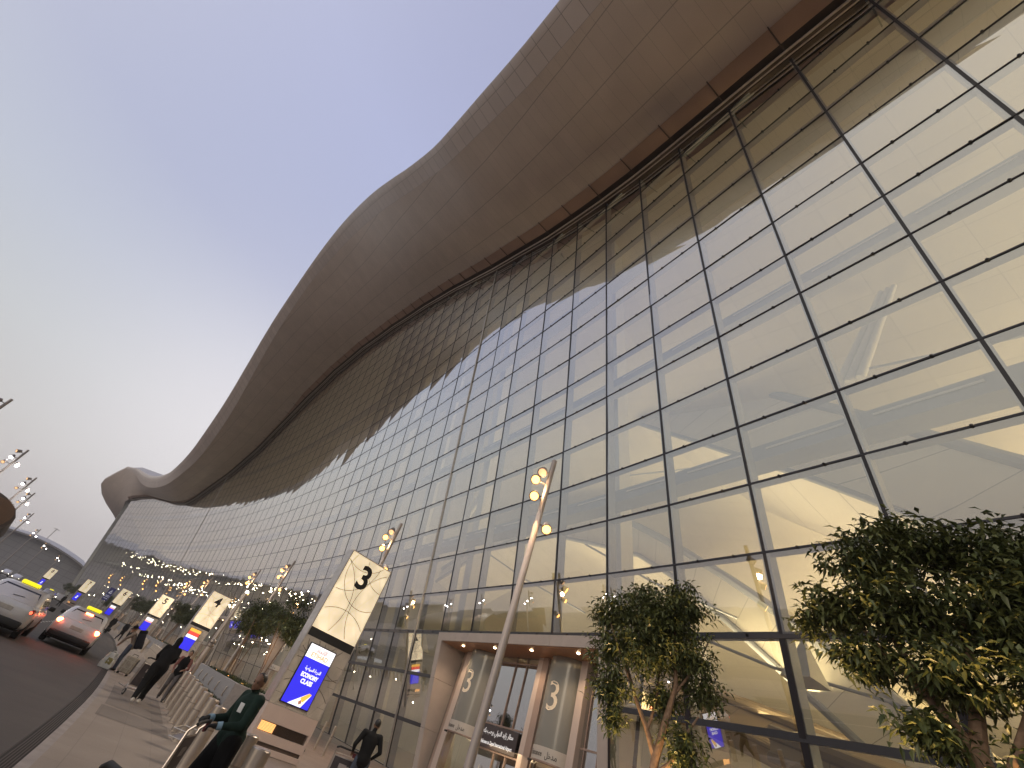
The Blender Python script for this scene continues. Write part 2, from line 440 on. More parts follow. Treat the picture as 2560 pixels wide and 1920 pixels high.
# great white clad arches that come down behind the glass
def sweep(name, U, Lo, off, depth, doff=0.0, m=M_cream2):
    n = 26; f = lambda T, q: (float(np.interp(q, np.linspace(0, 1, len(T)), [p[0] for p in T])), float(np.interp(q, np.linspace(0, 1, len(T)), [p[1] for p in T])))
    A = []; UV = []; ac = 0; pv = None
    for q in np.linspace(0, 1, n):
        (su_, zu), (sl, zl) = f(U, q), f(Lo, q); o = off + doff * q
        a = fp(su_, o, zu); b = fp(sl, o + .25, zl); ac += (a - pv).length if pv is not None else 0; pv = a
        A.append([fp(su_, o - depth, zu + 1.2), a, b, fp(sl, o - depth, zl - 1.0)]); h = (a - b).length; UV.append([(ac, -depth), (ac, 0), (ac, h), (ac, h + depth)])
    o_ = MB().grid(A, UV).build(name, m, bld, smooth=True)
    for k, r, nm in ((1, .34, 'upper_edge_beam'), (2, .22, 'lower_edge_beam')): MB().tube([r_[k] for r_ in A], r, 8).build(nm, M_fin if m is M_cream2 else m, bld, smooth=True)
    return o_
sweep('arch', [(-14, 35.5), (-20.5, 30.4), (-27.3, 24.0), (-30.6, 20.6), (-32.9, 18.3), (-38, 13.5), (-45, 7)], [(-10, 31), (-15, 27.2), (-19.4, 23.8), (-24.1, 20.2), (-28.8, 16.2), (-33.5, 12), (-40, 6)], -8, 9)
sweep('arch', [(30, 22), (20, 26.5), (9, 28.1), (5.5, 27.9), (-1.3, 26.2), (-6.3, 23.5), (-10.6, 20.9), (-16, 17), (-22, 12), (-28, 6.5)], [(30, 20), (20, 24), (9.9, 25.4), (4.7, 23.9), (-1.4, 22.1), (-6.7, 20.4), (-10.7, 18.0), (-15, 14.5), (-20, 10), (-25, 5.5)], -14, 8)
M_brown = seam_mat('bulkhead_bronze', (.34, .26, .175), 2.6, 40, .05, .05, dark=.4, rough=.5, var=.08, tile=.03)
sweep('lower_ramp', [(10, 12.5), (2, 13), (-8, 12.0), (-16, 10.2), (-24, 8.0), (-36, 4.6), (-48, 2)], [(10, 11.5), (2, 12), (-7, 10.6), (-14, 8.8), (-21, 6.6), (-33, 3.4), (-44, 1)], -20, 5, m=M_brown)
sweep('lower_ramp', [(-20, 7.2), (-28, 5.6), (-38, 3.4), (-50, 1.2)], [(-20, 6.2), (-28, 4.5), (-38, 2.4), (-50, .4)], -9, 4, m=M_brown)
# raking triple strut and hangers
def strut(s, d, z0, z1, ds, dd):
    mb = MB()
    for o in (-.55, 0, .55):
        mb.tube([fp(s + o, -d, z0), fp(s + o * .6 + ds, -d - dd, z1)], [.24, .14], 10)
    mb.build('raking_strut', M_white, bld, smooth=True)
strut(-28.7, 4.0, 22.6, 28.9, -3.2, .2); strut(13, 5.0, 22.6, 29, -3, .3)
for s, d, z0, z1, ds, dd in ((-30, 3, 22, 25.5, -22, 9), (-8, 5, 23, 27, -20, 10), (-18, 3.2, 10.0, 8.2, -9, 4), (-10, 4, 16, 13, -8, 6), (6, 4, 18, 14, -10, 7), (2, 4, 9.5, 12, 9, 5)):
    MB().tube([fp(s, -d, z0), fp(s + ds / 2, -d - dd / 2, (z0 + z1) / 2 - .3), fp(s + ds, -d - dd, z1)], .07, 6).build('tie_cable', M_fin, bld)
# leaning triangular fins standing on the first transom level
for s in np.arange(-30, 14, 4.6):
    MB().add([fp(s, -2.2, 7.6), fp(s + 1.1, -2.2, 7.6), fp(s + .25, -2.6, 9.1), fp(s, -3.6, 7.6), fp(s + 1.1, -3.6, 7.6)],
             [(0, 1, 2), (0, 2, 3), (1, 4, 2), (3, 2, 4), (0, 3, 4, 1)]).build('balustrade_fin', M_white, bld)

# --- roof: soffit, fascia, top, gutter, rails
EDGE = [(-72,16.2,33,2.2,1.1),(-55,16.8,36,2.2,1.1),(-42,17.6,38.2,2.22,1.1),(-34,18.4,39.3,2.22,1.1),(-25.7,19.53,40.88,2.27,1.36),(-24.6,19.69,41.28,2.28,1.29),(-23.8,19.8,41.44,2.28,1.12),(-23.1,19.86,41.46,2.31,1.07),(-22.3,19.94,41.58,2.34,1.19),(-21.3,20.09,41.86,2.35,0.98),(-20.1,20.29,42.29,2.4,1.36),(-18.5,20.58,42.91,2.41,1.28),(-16.6,20.94,43.62,2.38,1.2),(-14.5,21.31,44.36,2.33,1.33),(-12.4,21.66,45.13,2.26,1.18),(-10.4,21.99,45.88,2.22,1.01),(-8.8,22.26,46.45,2.24,1.27),(-7.4,22.5,47.01,2.24,1.01),(-5.4,22.9,48.02,2.23,1.11),(-2.4,23.58,49.58,2.18,1.24),(1.2,24.46,51.32,2.31,1.12),(4.8,25.43,53.04,2.62,1.24),(9.0,26.42,54.84,2.73,1.4),(13.7,27.44,56.97,2.76,1.51),(19.2,28.51,59.5,2.78,1.33),(25.3,29.53,61.99,2.82,1.42),(31.6,30.36,63.93,2.86,1.55),(38.0,30.94,65.21,2.76,1.24),(43.5,31.28,65.86,2.6,1.28),(47.5,31.45,66.02,2.38,1.13),(50.6,31.51,65.89,2.25,1.16),(54.0,31.45,65.5,2.18,1.11),(57.7,31.25,64.84,2.12,0.93),(61.5,30.97,64.07,2.17,1.0),(65.2,30.64,63.3,2.28,1.32),(69.0,30.25,62.49,2.29,1.04),(72.6,29.77,61.52,2.34,0.99),(76.4,29.18,60.4,2.44,1.21),(80.1,28.5,59.09,2.47,1.2),(83.8,27.71,57.61,2.54,1.23),(87.4,26.83,55.89,2.65,1.29),(91.2,25.82,53.79,2.82,1.5),(94.9,24.71,51.38,2.94,1.47),(98.8,23.65,49.05,3.03,1.34),(102.4,22.74,47.05,3.16,1.68),(106.2,21.94,45.3,3.19,1.77),(110.3,21.14,43.66,3.15,1.6),(114.8,20.35,42.12,3.11,1.57),(119.0,19.69,40.81,3.01,1.51),(122.7,19.27,39.87,2.91,1.51),(126.5,18.97,39.17,2.72,1.49),(131.4,18.61,38.46,2.49,1.72),(137.6,18.17,37.66,2.26,2.08),(143.8,17.76,36.98,2.13,2.46),(149.1,17.46,36.54,2.09,2.69),(154.5,17.2,36.38,1.99,2.86),(160.5,16.86,36.5,1.85,2.74),(166.9,16.63,36.88,1.75,2.64),(173.9,16.62,37.51,1.86,2.76),(181.3,16.61,38.41,1.92,2.83),(188.1,16.57,39.57,1.86,2.83),(194.5,16.53,40.97,1.82,2.75),(200.5,16.51,42.56,1.6,2.4),(206.3,16.5,44.14,1.28,1.88),(211.6,16.54,45.57,0.93,1.35),(216.0,16.62,46.76,0.61,0.88)]
EA = np.array(EDGE)
for c in (3, 4):
    for _ in range(4): EA[1:-1, c] = (EA[:-2, c] + 2 * EA[1:-1, c] + EA[2:, c]) / 4
def smooth_interp(s, col):
    # piecewise cubic (Catmull-Rom in s)
    x = EA[:, 0]; y = EA[:, col]; i = int(np.clip(np.searchsorted(x, s) - 1, 0, len(x) - 2))
    m = lambda k: (y[min(k + 1, len(x) - 1)] - y[max(k - 1, 0)]) / (x[min(k + 1, len(x) - 1)] - x[max(k - 1, 0)])
    h = x[i + 1] - x[i]; t = (s - x[i]) / h
    return (2 * t ** 3 - 3 * t ** 2 + 1) * y[i] + (t ** 3 - 2 * t ** 2 + t) * h * m(i) + (-2 * t ** 3 + 3 * t ** 2) * y[i + 1] + (t ** 3 - t ** 2) * h * m(i + 1)
NV = 13
RS = list(np.arange(-68, 217.5, 1.9))
so, su, fa, fu, tp = [], [], [], [], []
GUT = 1.0
for s in RS:
    zt = ztop(s); i0 = np.array(fp(s, LEAN * zt + GUT, zt + .15))
    D, zl, dl, dh = (float(smooth_interp(s, c)) for c in (1, 2, 3, 4))
    e = np.array(fp(s, D, zl)); wdt = np.linalg.norm(e - i0)
    r = []; ru = []
    for q in range(NV):
        f = q / (NV - 1); p = i0 + (e - i0) * f - np.array([0, 0, .55 * math.sin(PI * f)]); r.append(tuple(p)); ru.append((s, f * wdt))
    so.append(r); su.append(ru)
    pts = [e, np.array(fp(s, D + dl * .62, zl + dh * .58)), np.array(fp(s, D + dl * .93, zl + dh * .9)), np.array(fp(s, D + dl, zl + dh * 1.06)), np.array(fp(s, D + dl * .9, zl + dh * 1.3 + .12))]
    ac = [0]
    for a, b in zip(pts, pts[1:]): ac.append(ac[-1] + float(np.linalg.norm(b - a)))
    fa.append([tuple(p) for p in pts]); fu.append([(s, v) for v in ac])
    tp.append([tuple(pts[-1]), tuple(fp(s, D - 2, zl + dh + 2.2)), tuple(fp(s, D - 14, zl + dh + 5)), tuple(fp(s, LEAN * zt - 6, max(zt, zl) + 6)), tuple(fp(s, LEAN * zt - 30, max(zt, 40) + 2)), tuple(fp(s, LEAN * zt - 58, 16))])
# the lobe beyond the end of the glass
lobe_o = [(-8.6, 251, 48.0), (-10.2, 258, 45.6), (-11.7, 264, 42.4), (-11.5, 268, 41.0), (-8.6, 272, 38.5), (-4.4, 276, 36.5), (-.5, 280, 35.3), (2.5, 284, 34.6)]
lobe_i = [(.4, 251, 37.2), (1.2, 256, 36.6), (2, 262, 36), (2.4, 267, 35.6), (2.6, 271, 35.2), (2.8, 275, 35), (3.0, 279, 34.8), (3.2, 284, 34.5)]
for a, (o, i_) in enumerate(zip(lobe_o, lobe_i)):
    o, i_ = np.array(o), np.array(i_); s = 219 + a * 5; w = np.linalg.norm(o - i_)
    so.append([tuple(i_ + (o - i_) * q / (NV - 1) - np.array([0, 0, .55 * math.sin(PI * q / (NV - 1))])) for q in range(NV)]); su.append([(s, w * q / (NV - 1)) for q in range(NV)])
    dv = (o - i_) / max(w, .1); 
    pts = [o, o + dv * .3 + np.array([0, 0, .3]), o + dv * .35 + np.array([0, 0, .8]), o + np.array([0, 0, 1.3]), o - dv * .5 + np.array([0, 0, 1.7])]
    fa.append([tuple(p) for p in pts]); fu.append([(s, q * .5) for q in range(5)])
    tp.append([tuple(pts[-1])] + [tuple(pts[-1] + (np.array([i_[0] + 30, i_[1], 30]) - pts[-1]) * q + np.array([0, 0, 5 * math.sin(PI * q)])) for q in (.1, .3, .5, .8, 1)])
MB().grid(so, su).build('soffit', M_soffit, bld, smooth=True)
MB().grid(fa, fu).build('fascia', M_fascia, bld, smooth=True)
MB().grid(tp).build('roof', M_roof, bld, smooth=True)
GS = [s for s in RS if s < 219]
prof = [(-.75, -.05), (-.75, .7), (GUT, .7), (GUT, .15)]
MB().grid([[fp(s, LEAN * ztop(s) + a, ztop(s) + b) for a, b in prof] for s in GS]).build('gutter_recess', M_gutter, bld)
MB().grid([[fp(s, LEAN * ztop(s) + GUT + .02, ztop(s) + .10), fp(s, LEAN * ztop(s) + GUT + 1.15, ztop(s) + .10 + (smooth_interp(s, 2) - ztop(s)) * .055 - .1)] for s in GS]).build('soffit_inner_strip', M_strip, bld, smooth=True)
for a, b, r in ((.52, -.10, .075), (.22, -.14, .05)):
    MB().tube([fp(s, LEAN * ztop(s) + a, ztop(s) + b) for s in GS], r, 8).build('maintenance_rail', M_rail, bld, smooth=True)
for j in sj:
    s = sj[j]; zt = ztop(s); mb = MB()
    mb.tube([fp(s, LEAN * zt + .05, zt - .05), fp(s, LEAN * zt + 1.0, zt - .02), fp(s, LEAN * zt + GUT + 1.3, zt + .02 + (smooth_interp(s, 2) - zt) * .06 - .12)], [.05, .045, .035], 5)
    mb.build('rail_bracket', M_gutter, bld)
mb = MB()
for s0, s1 in zip(GS, GS[1:]):
    strip_box(fp(s0, LEAN * ztop(s0), ztop(s0)), fp(s1, LEAN * ztop(s1), ztop(s1)), np.array(list(st(s0)[2]) + [0]), np.array([0, 0, 1.0]), .18, -.2, .09, mb, 0)
mb.build('head_rail', M_gutter, bld)
# end wall closing the far end of the hall
MB().add([fp(S_END, 0, 0), fp(S_END, LEAN * 37, 37), fp(S_END, -55, 37), fp(S_END, -55, 0)], [(0, 1, 2, 3)]).build('end_wall', M_fin, bld)
MB().add([fp(S_MIN - 3, 0, 0), fp(S_MIN - 3, LEAN * 34, 34), fp(S_MIN - 3, -58, 40), fp(S_MIN - 3, -58, 0)], [(0, 1, 2, 3)]).build('end_wall', M_cream2, bld)

# --- hall lighting
for s, e in ((-70, 6500), (-52, 7000), (-34, 6600), (-17, 5200), (0, 2800), (18, 1000), (40, 500), (65, 350), (95, 300), (130, 250), (170, 250), (205, 250)):
    lamp('AREA', fp(s, -18, 10.5), e * 1.1, (1, .79, .43), (18, 7), rot=(PI, 0, heading(s)))
for s, e in ((-48, 130), (-30, 130), (-11, 140), (8, 120), (31, 150), (72, 150)):
    lamp('AREA', fp(s, -9, 6.0), e, (1, .82, .54), (14, 4), rot=(0, 0, heading(s)))
# ------------------------------------------------------------------ ground
def ground_mat(name, c1, c2, sc=1.2, rough=.8, bump=.2, fine=60, seams=None):
    m, nt, b = newmat(name); tc = N(nt, 'ShaderNodeTexCoord')
    n1 = N(nt, 'ShaderNodeTexNoise'); n1.inputs['Scale'].default_value = sc; n1.inputs['Detail'].default_value = 6; L(nt, tc.outputs['Object'], n1.inputs[0])
    n2 = N(nt, 'ShaderNodeTexNoise'); n2.inputs['Scale'].default_value = fine; n2.inputs['Detail'].default_value = 2; L(nt, tc.outputs['Object'], n2.inputs[0])
    k = math_node(nt, 'ADD', math_node(nt, 'MULTIPLY', n1.outputs[0], .65), math_node(nt, 'MULTIPLY', n2.outputs[0], .35))
    mr = N(nt, 'ShaderNodeMapRange'); mr.inputs[1].default_value = .32; mr.inputs[2].default_value = .68; L(nt, k, mr.inputs[0])
    mx = N(nt, 'ShaderNodeMix', data_type='RGBA'); L(nt, mr.outputs[0], mx.inputs[0]); mx.inputs[6].default_value = rgb(c1); mx.inputs[7].default_value = rgb(c2)
    col = mx.outputs[2]
    if seams:
        uv = N(nt, 'ShaderNodeUVMap'); br = N(nt, 'ShaderNodeTexBrick'); L(nt, uv.outputs[0], br.inputs[0])
        br.inputs['Color1'].default_value = (1, 1, 1, 1); br.inputs['Color2'].default_value = (.93, .93, .93, 1); br.inputs['Mortar'].default_value = (.8, .8, .8, 1)
        br.inputs['Scale'].default_value = 1; br.inputs['Mortar Size'].default_value = .008; br.inputs['Brick Width'].default_value = seams[0]; br.inputs['Row Height'].default_value = seams[1]
        m2 = N(nt, 'ShaderNodeMix', data_type='RGBA', blend_type='MULTIPLY'); m2.inputs[0].default_value = 1; L(nt, col, m2.inputs[6]); L(nt, br.outputs[0], m2.inputs[7]); col = m2.outputs[2]
    L(nt, col, b.inputs['Base Color']); b.inputs['Roughness'].default_value = rough
    bp = N(nt, 'ShaderNodeBump'); bp.inputs['Strength'].default_value = bump; bp.inputs['Distance'].default_value = .01; L(nt, n2.outputs[0], bp.inputs['Height']); L(nt, bp.outputs[0], b.inputs['Normal'])
    return m
M_asph = ground_mat('asphalt', (.052, .044, .041), (.085, .072, .066), .7, .75, .3)
M_pave = ground_mat('paving_granite', (.25, .205, .17), (.33, .275, .235), .8, .6, .1, 40, (1.2, .6))
M_pave_d = ground_mat('paving_dark', (.17, .14, .12), (.215, .18, .155), .8, .65, .1, 40, (.6, .6))
M_sand = ground_mat('open_ground', (.20, .17, .14), (.26, .22, .18), .05, .9, .1)
M_drain = mat('drain_slot', (.022, .018, .017), .7)
M_bar = mat('drain_bars', (.09, .078, .072), .5, .4)
M_kerb = mat('kerb_stone', (.30, .265, .25), .7, var=.15, scale=3)
M_paint = mat('road_paint', (.5, .47, .44), .7, var=.3, scale=3)
def struct(o): return tag(o, kind='structure')
GL = [s for s in np.arange(-72, 225, 2.0)]
struct(MB().grid([[(-800, -550, -.06), (-800, 950, -.06)], [(800, -550, -.06), (800, 950, -.06)]]).build('ground', M_sand))
def band(name, o0, o1, z, m, ss=GL, n=2):
    os_ = np.linspace(o0, o1, n)
    return struct(MB().grid([[fp(s, o, z) for o in os_] for s in ss], [[(s, o) for o in os_] for s in ss]).build(name, m))
band('road', 17.42, 34, -.012, M_asph)
band('pavement', 0.0, 17.06, 0, M_pave)
band('kerb', 17.06, 17.2, .0, M_kerb)
band('drain_channel', 17.2, 17.42, -.02, M_drain)
bars = MB()
for o in (17.235, 17.27, 17.305, 17.34, 17.375): bars.grid([[fp(s, o - .008, -.004), fp(s, o + .008, -.004)] for s in GL])
struct(bars.build('drain_grating', M_bar))
# darker paving panels by the kerb and the warm apron before the doors
for a, b, o0, o1 in ((-19.3, -17.4, 15.2, 16.86), (-17.1, -11.6, 15.3, 16.8), (-3, 2, 15.2, 16.8)):
    band('paving_panel', o0, o1, .004, M_pave_d, list(np.linspace(a, b, 5)))
M_apron = ground_mat('apron_paving', (.27, .185, .14), (.34, .24, .185), .8, .5, .08, 40, (.9, .9))
band('entrance_apron', .4, 11.0, .004, M_apron, list(np.linspace(-24, 2, 14)))
for s in np.arange(-6, 215, 9):
    for o in (20.9, 24.4): struct(MB().grid([[fp(s, o - .07, -.008), fp(s, o + .07, -.008)], [fp(s + 3.2, o - .07, -.008), fp(s + 3.2, o + .07, -.008)]]).build('road_marking', M_paint))
dl_ = MB()
for i in range(9):
    q = i / 8; x_, y_ = .95 + 1.55 * q, 36.8 + 14 * q; dl_.add([(x_ - .06, y_, -.007), (x_ + .06, y_ - .05, -.007), (x_ + .15, y_ + .85, -.007), (x_ + .03, y_ + .9, -.007)], [(0, 1, 2, 3)])
struct(dl_.build('road_marking', M_paint))
band('road_edge_line', 30.4, 30.55, -.008, M_paint)
band('far_pavement', 34, 44, .02, M_pave)
# ------------------------------------------------------------------ entrance portals (local: -x outward, +y away along the facade)
M_doorframe = mat('door_frame_bronze', (.30, .22, .19), .4, .3)
M_pil = mat('pilaster_brown', (.33, .245, .21), .45, var=.08, scale=1)
M_pil_l = mat('pilaster_pale', (.55, .46, .42), .4, var=.05, scale=1)
M_dglass = glass_mat('door_glass', (.42, .43, .43), .45, power=3)
M_drum, _nt, _b = newmat('drum_glass_frosted'); _b.inputs['Base Color'].default_value = (.30, .30, .28, 1); _b.inputs['Roughness'].default_value = .18; _b.inputs['Alpha'].default_value = .78
M_clear = glass_mat('clear_glass', (.85, .85, .82), .08)
M_band = mat('frosted_band', (.52, .48, .44), .5, var=.03)
M_numeral = mat('numeral_cream', (.95, .82, .64), .5, var=.02)
M_ink = mat('lettering_dark', (.03, .028, .03), .5, var=.0)
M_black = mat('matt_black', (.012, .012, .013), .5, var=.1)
M_signw = emis('sign_letters_white', (.95, .93, .92), .55)
M_signd = mat('sign_board_dark', (.045, .036, .04), .4)
M_spotglow = emis('ceiling_spot_glow', (1, .72, .42), 22)
M_vest = mat('vestibule_wall_warm', (.62, .44, .26), .5)
M_ceil_o = mat('portal_ceiling_lit_orange', (.56, .30, .155), .3, .3, var=.06, scale=1.5)  # orange tint of the downlights put into the ceiling colour
TH = 7.45
def portal(num, s, label):
    t = thing('entrance_portal', label, 'entrance', fp(s, 0, 0), heading(s), 'entrance portals along the facade')
    xf = lambda z: -LEAN * z - .16
    for y0, y1 in ((-7.6, -7.05), (7.05, 7.6)):
        mb = MB(); 
        for a, b in ((0, 2.43), (2.45, 4.93), (4.95, 7.44)):
            mb.prism([(xf(a), a), (.55, a), (.55, b), (xf(b), b)], y0, y1)
        mb.build('side_wall', M_clad, t)
    mb = MB()
    for y0, y1 in ((-7.04, -3.82), (-3.80, -.01), (.01, 3.80), (3.82, 7.04)):
        mb.prism([(xf(6.98), 6.98), (.55, 6.98), (.55, 7.44), (xf(7.44), 7.44)], y0, y1)
    mb.build('canopy', M_clad, t)
    MB().box((-.55, 0, 6.962), (2.1, 14.0, .03)).build('canopy_ceiling', M_ceil_o, t)
    for y in (-5.2, -1.7, 1.7, 5.2):
        MB().lathe((-1.05, y, 6.94), [(0, -.03), (.07, -.028), (.085, 0), (.085, .01)], 10).build('downlight', M_spotglow, t)
    # door plane: pilasters, two glass drums and the flat glass between
    def pil(y0, y1, m, x0=.1):
        MB().rbox(((x0 + .5) / 2, (y0 + y1) / 2, 3.52), (.5 - x0, y1 - y0, 7.04), .02).build('pilaster', m, t)
    pil(6.1, 6.6, M_pil); pil(5.5, 6.08, M_pil_l, -.05); pil(-2.1, -1.62, M_pil, -.05); pil(-1.6, -1.2, M_pil_l, .0); pil(-4.9, -4.45, M_pil_l, .0)
    for y0, y1 in ((2.9, 5.5), (-4.45, -2.1)):
        c = (y0 + y1) / 2; r = (y1 - y0) / 2 - .03; A = np.linspace(-PI / 2, PI / 2, 15)
        cyl = lambda z0, z1, rr: [[(.45 - rr * math.cos(a) * .85, c + rr * math.sin(a), z) for z in (z0, z1)] for a in A]

        d = MB().grid(cyl(3.25, 6.95, r)).build('glass_drum', M_drum, t, smooth=True)
        MB().grid(cyl(2.72, 3.25, r + .02)).build('lettering_band', M_band, t, smooth=True)
        MB().grid(cyl(.05, 2.72, r)).build('curved_door_glass', M_clear, t, smooth=True)
        MB().tube([(.45 - r * math.cos(a) * .85, c + r * math.sin(a), 2.72) for a in A], .05, 6).build('door_head', M_doorframe, t)
        def wrapped(name, body, size, m, y, z, rr, width=None):
            o = text(name, body, size, m, t, Matrix.Identity(4), .002, width=width)
            for v in o.data.vertices:
                yy = y - v.co.x; q = max(-1, min(1, (yy - c) / rr)); a = math.asin(q)
                v.co = Vector((.45 - (rr + .012) * math.cos(a) * .85 - v.co.z, yy, z + v.co.y))
            return o
        wrapped('numeral', str(num), 1.75, M_numeral, c - .15, 5.15, r)
        wrapped('word_entrance', 'Entrance', .27, M_ink, c + .22, 2.98, r + .02, width=.80)
        wrapped('word_arabic', arabic('مدخل'), .32, M_ink, c - .62, 2.98, r + .02, width=.5)
        MB().rbox((.45 - r * .85 - .04, c + .5, 2.66), (.07, .26, .09), .02).build('door_sensor', M_black, t)
    # flat glazing with frames
    MB().add([(.3, -1.2, .05), (.3, 2.9, .05), (.3, 2.9, 7.02), (.3, -1.2, 7.02)], [(0, 1, 2, 3)]).build('door_glazing', M_dglass, t, fix=False)
    MB().add([(.3, -7.05, .05), (.3, -4.9, .05), (.3, -4.9, 7.02), (.3, -7.05, 7.02)], [(0, 1, 2, 3)]).build('door_glazing', M_dglass, t, fix=False)
    MB().add([(.3, 6.6, .05), (.3, 7.05, .05), (.3, 7.05, 7.02), (.3, 6.6, 7.02)], [(0, 1, 2, 3)]).build('door_glazing', M_dglass, t, fix=False)
    fr_ = MB()
    for y in (-1.17, .0, 1.0, 2.86): fr_.box((.27, y, 3.5), (.09, .05, 7.0))
    for z in (3.62, 2.52, 6.6): fr_.box((.27, .85, z), (.08, 4.05, .07))
    fr_.build('glazing_frame', M_doorframe, t); fr_ = MB()
    for z in (3.62, 2.6): fr_.box((.27, -6, z), (.08, 2.1, .07))
    for y in (-6.0, -5.2): fr_.box((.27, y, 3.5), (.07, .05, 7.0))
    fr_.build('glazing_frame', M_doorframe, t)
    hd = MB(); hd.rbox((.2, 1.9, 1.2), (.05, .04, 1.3), .015); hd.rbox((.2, .9, 1.2), (.05, .04, 1.3), .015); hd.build('door_handle', M_silver, t)
    # vestibule behind; black sheet added above it to shut out the bright hall
    MB().box((1.5, 0, 4.95), (.08, 14, 4.1)).build('dark_void_panel', M_black, t)
    mb = MB(); mb.box((5.2, 0, 1.4), (.1, 14, 2.8)); mb.build('vestibule_wall', M_vest, t)
    MB().box((2.9, 0, 2.86), (4.6, 14, .08)).build('vestibule_ceiling', M_white, t)
    return t
lab = 'recessed portal with copper lit canopy and glass doors numbered %s, %s'
for n, num, where in ((0, 3, 'behind the near lamp post'), (1, 4, 'beyond sign 3'), (2, 5, 'beyond sign 4'), (3, 6, 'far behind sign 5'), (4, 7, 'farthest along the facade')):
    p = portal(num, PORT_C[n], lab % (num, where))
    h = heading(PORT_C[n])
    for y in (-5.2, -1.7, 1.7, 5.2):
        if n < 2:
            q = fp(PORT_C[n] + y, 1.05, 6.85); lamp('SPOT', q, 190, (1, .70, .42), .05, rot=(0, 0, 0), spot_size=R(130), spot_blend=.8)
    lamp('AREA', fp(PORT_C[n], -2.6, 2.75), 420, (1, .72, .40), (10, 3), rot=(0, 0, h))
# the welcome board over the flat doors of portal 3
t = thing('welcome_sign', 'dark board with white Arabic and English airport welcome over the glass doors of portal 3', 'sign', fp(PORT_C[0], 0, 0), heading(PORT_C[0]))
MB().rbox((.19, .95, 3.06), (.06, 3.35, .98), .01).build('board', M_signd, t)
mt = Matrix.Translation((.155, .95, 3.0)) @ Matrix.Rotation(R(-90), 4, 'Z') @ Matrix.Rotation(R(90), 4, 'X')
text('arabic_line', arabic('مطار زايد الدولي يرحب بكم'), .30, M_signw, t, Matrix.Translation((0, 0, .28)) @ mt, width=2.7)
text('english_line', 'Welcome to Zayed International Airport', .22, M_signw, t, Matrix.Translation((0, 0, -.20)) @ mt, width=2.85, bold=.004)
mb = MB()
for y in (-.72, 2.6): mb.tube([(.21, y, 3.55), (.21, y, 3.64)], .02, 6)
mb.build('hanger', M_doorframe, t)
# ------------------------------------------------------------------ numbered check-in pylons
M_base = mat('pylon_stone', (.58, .46, .41), .55, var=.04, scale=2)
M_lamel = mat('pylon_bronze_slats', (.10, .07, .055), .5)
M_slatlit = emis('slat_light_amber', (1, .50, .16), 1.6)
M_tin = mat('pylon_side_metal', (.50, .46, .44), .35, .6)
def lattice(name, base, line, emit=0.0, period=.11):
    """perforated sheet: fine dots and wide curved line work"""
    m, nt, b = newmat(name); uv = N(nt, 'ShaderNodeUVMap'); sp = N(nt, 'ShaderNodeSeparateXYZ'); L(nt, uv.outputs[0], sp.inputs[0])
    u, v = sp.outputs[0], sp.outputs[1]
    su = math_node(nt, 'SINE', math_node(nt, 'MULTIPLY', u, 2 * PI / .05)); sv = math_node(nt, 'SINE', math_node(nt, 'MULTIPLY', v, 2 * PI / .05))
    d = math_node(nt, 'GREATER_THAN', math_node(nt, 'MULTIPLY', su, sv), .55)
    no = N(nt, 'ShaderNodeTexNoise'); no.inputs['Scale'].default_value = 1.6; L(nt, uv.outputs[0], no.inputs[0])
    k = math_node(nt, 'SUBTRACT', 1.0, math_node(nt, 'MULTIPLY', d, .35))
    mr = N(nt, 'ShaderNodeMapRange'); mr.inputs[1].default_value = .35; mr.inputs[2].default_value = .65; mr.inputs[3].default_value = .80; mr.inputs[4].default_value = 1.1; L(nt, no.outputs[0], mr.inputs[0])
    k = math_node(nt, 'MULTIPLY', k, mr.outputs[0])
    tri = math_node(nt, 'ABSOLUTE', math_node(nt, 'SUBTRACT', math_node(nt, 'FRACT', math_node(nt, 'ADD', math_node(nt, 'MULTIPLY', u, .8), math_node(nt, 'MULTIPLY', v, .55))), .5))
    tr2 = math_node(nt, 'ABSOLUTE', math_node(nt, 'SUBTRACT', math_node(nt, 'FRACT', math_node(nt, 'SUBTRACT', math_node(nt, 'MULTIPLY', u, .8), math_node(nt, 'MULTIPLY', v, .55))), .5))
    k = math_node(nt, 'MULTIPLY', k, math_node(nt, 'SUBTRACT', 1.0, math_node(nt, 'MULTIPLY', math_node(nt, 'LESS_THAN', math_node(nt, 'MINIMUM', tri, tr2), .022), .10)))
    mx = N(nt, 'ShaderNodeMix', data_type='RGBA', blend_type='MULTIPLY'); mx.inputs[0].default_value = 1; mx.inputs[6].default_value = rgb(base); L(nt, k, mx.inputs[7])
    L(nt, mx.outputs[2], b.inputs['Base Color']); b.inputs['Roughness'].default_value = .5
    if emit: L(nt, mx.outputs[2], b.inputs['Emission Color']); b.inputs['Emission Strength'].default_value = emit
    return m
M_panel = lattice('lit_sign_panel', (1.0, .83, .56), None, .74)
M_body = lattice('pylon_lattice_body', (.58, .52, .45), None)
M_line = mat('curved_line_bronze', (.12, .095, .06), .5, .3)
M_lineb = mat('curved_line_grey', (.19, .165, .14), .5, .3)
M_num = mat('sign_numeral_black', (.01, .01, .01), .6, var=0)
M_blue = emis('screen_blue', (.035, .030, .78), 1.05); M_scrw = emis('screen_white', (1, .98, 1), 1.1)
M_gold = emis('screen_gold', (.75, .42, .10), .9); M_red = emis('screen_red', (.95, .08, .06), 1.0); M_orng = emis('screen_amber', (1, .55, .08), 1.0); M_pink = emis('screen_pink', (1, .42, .38), 1.0)
M_tail = emis('screen_tail_brown', (.5, .2, .12), .8)
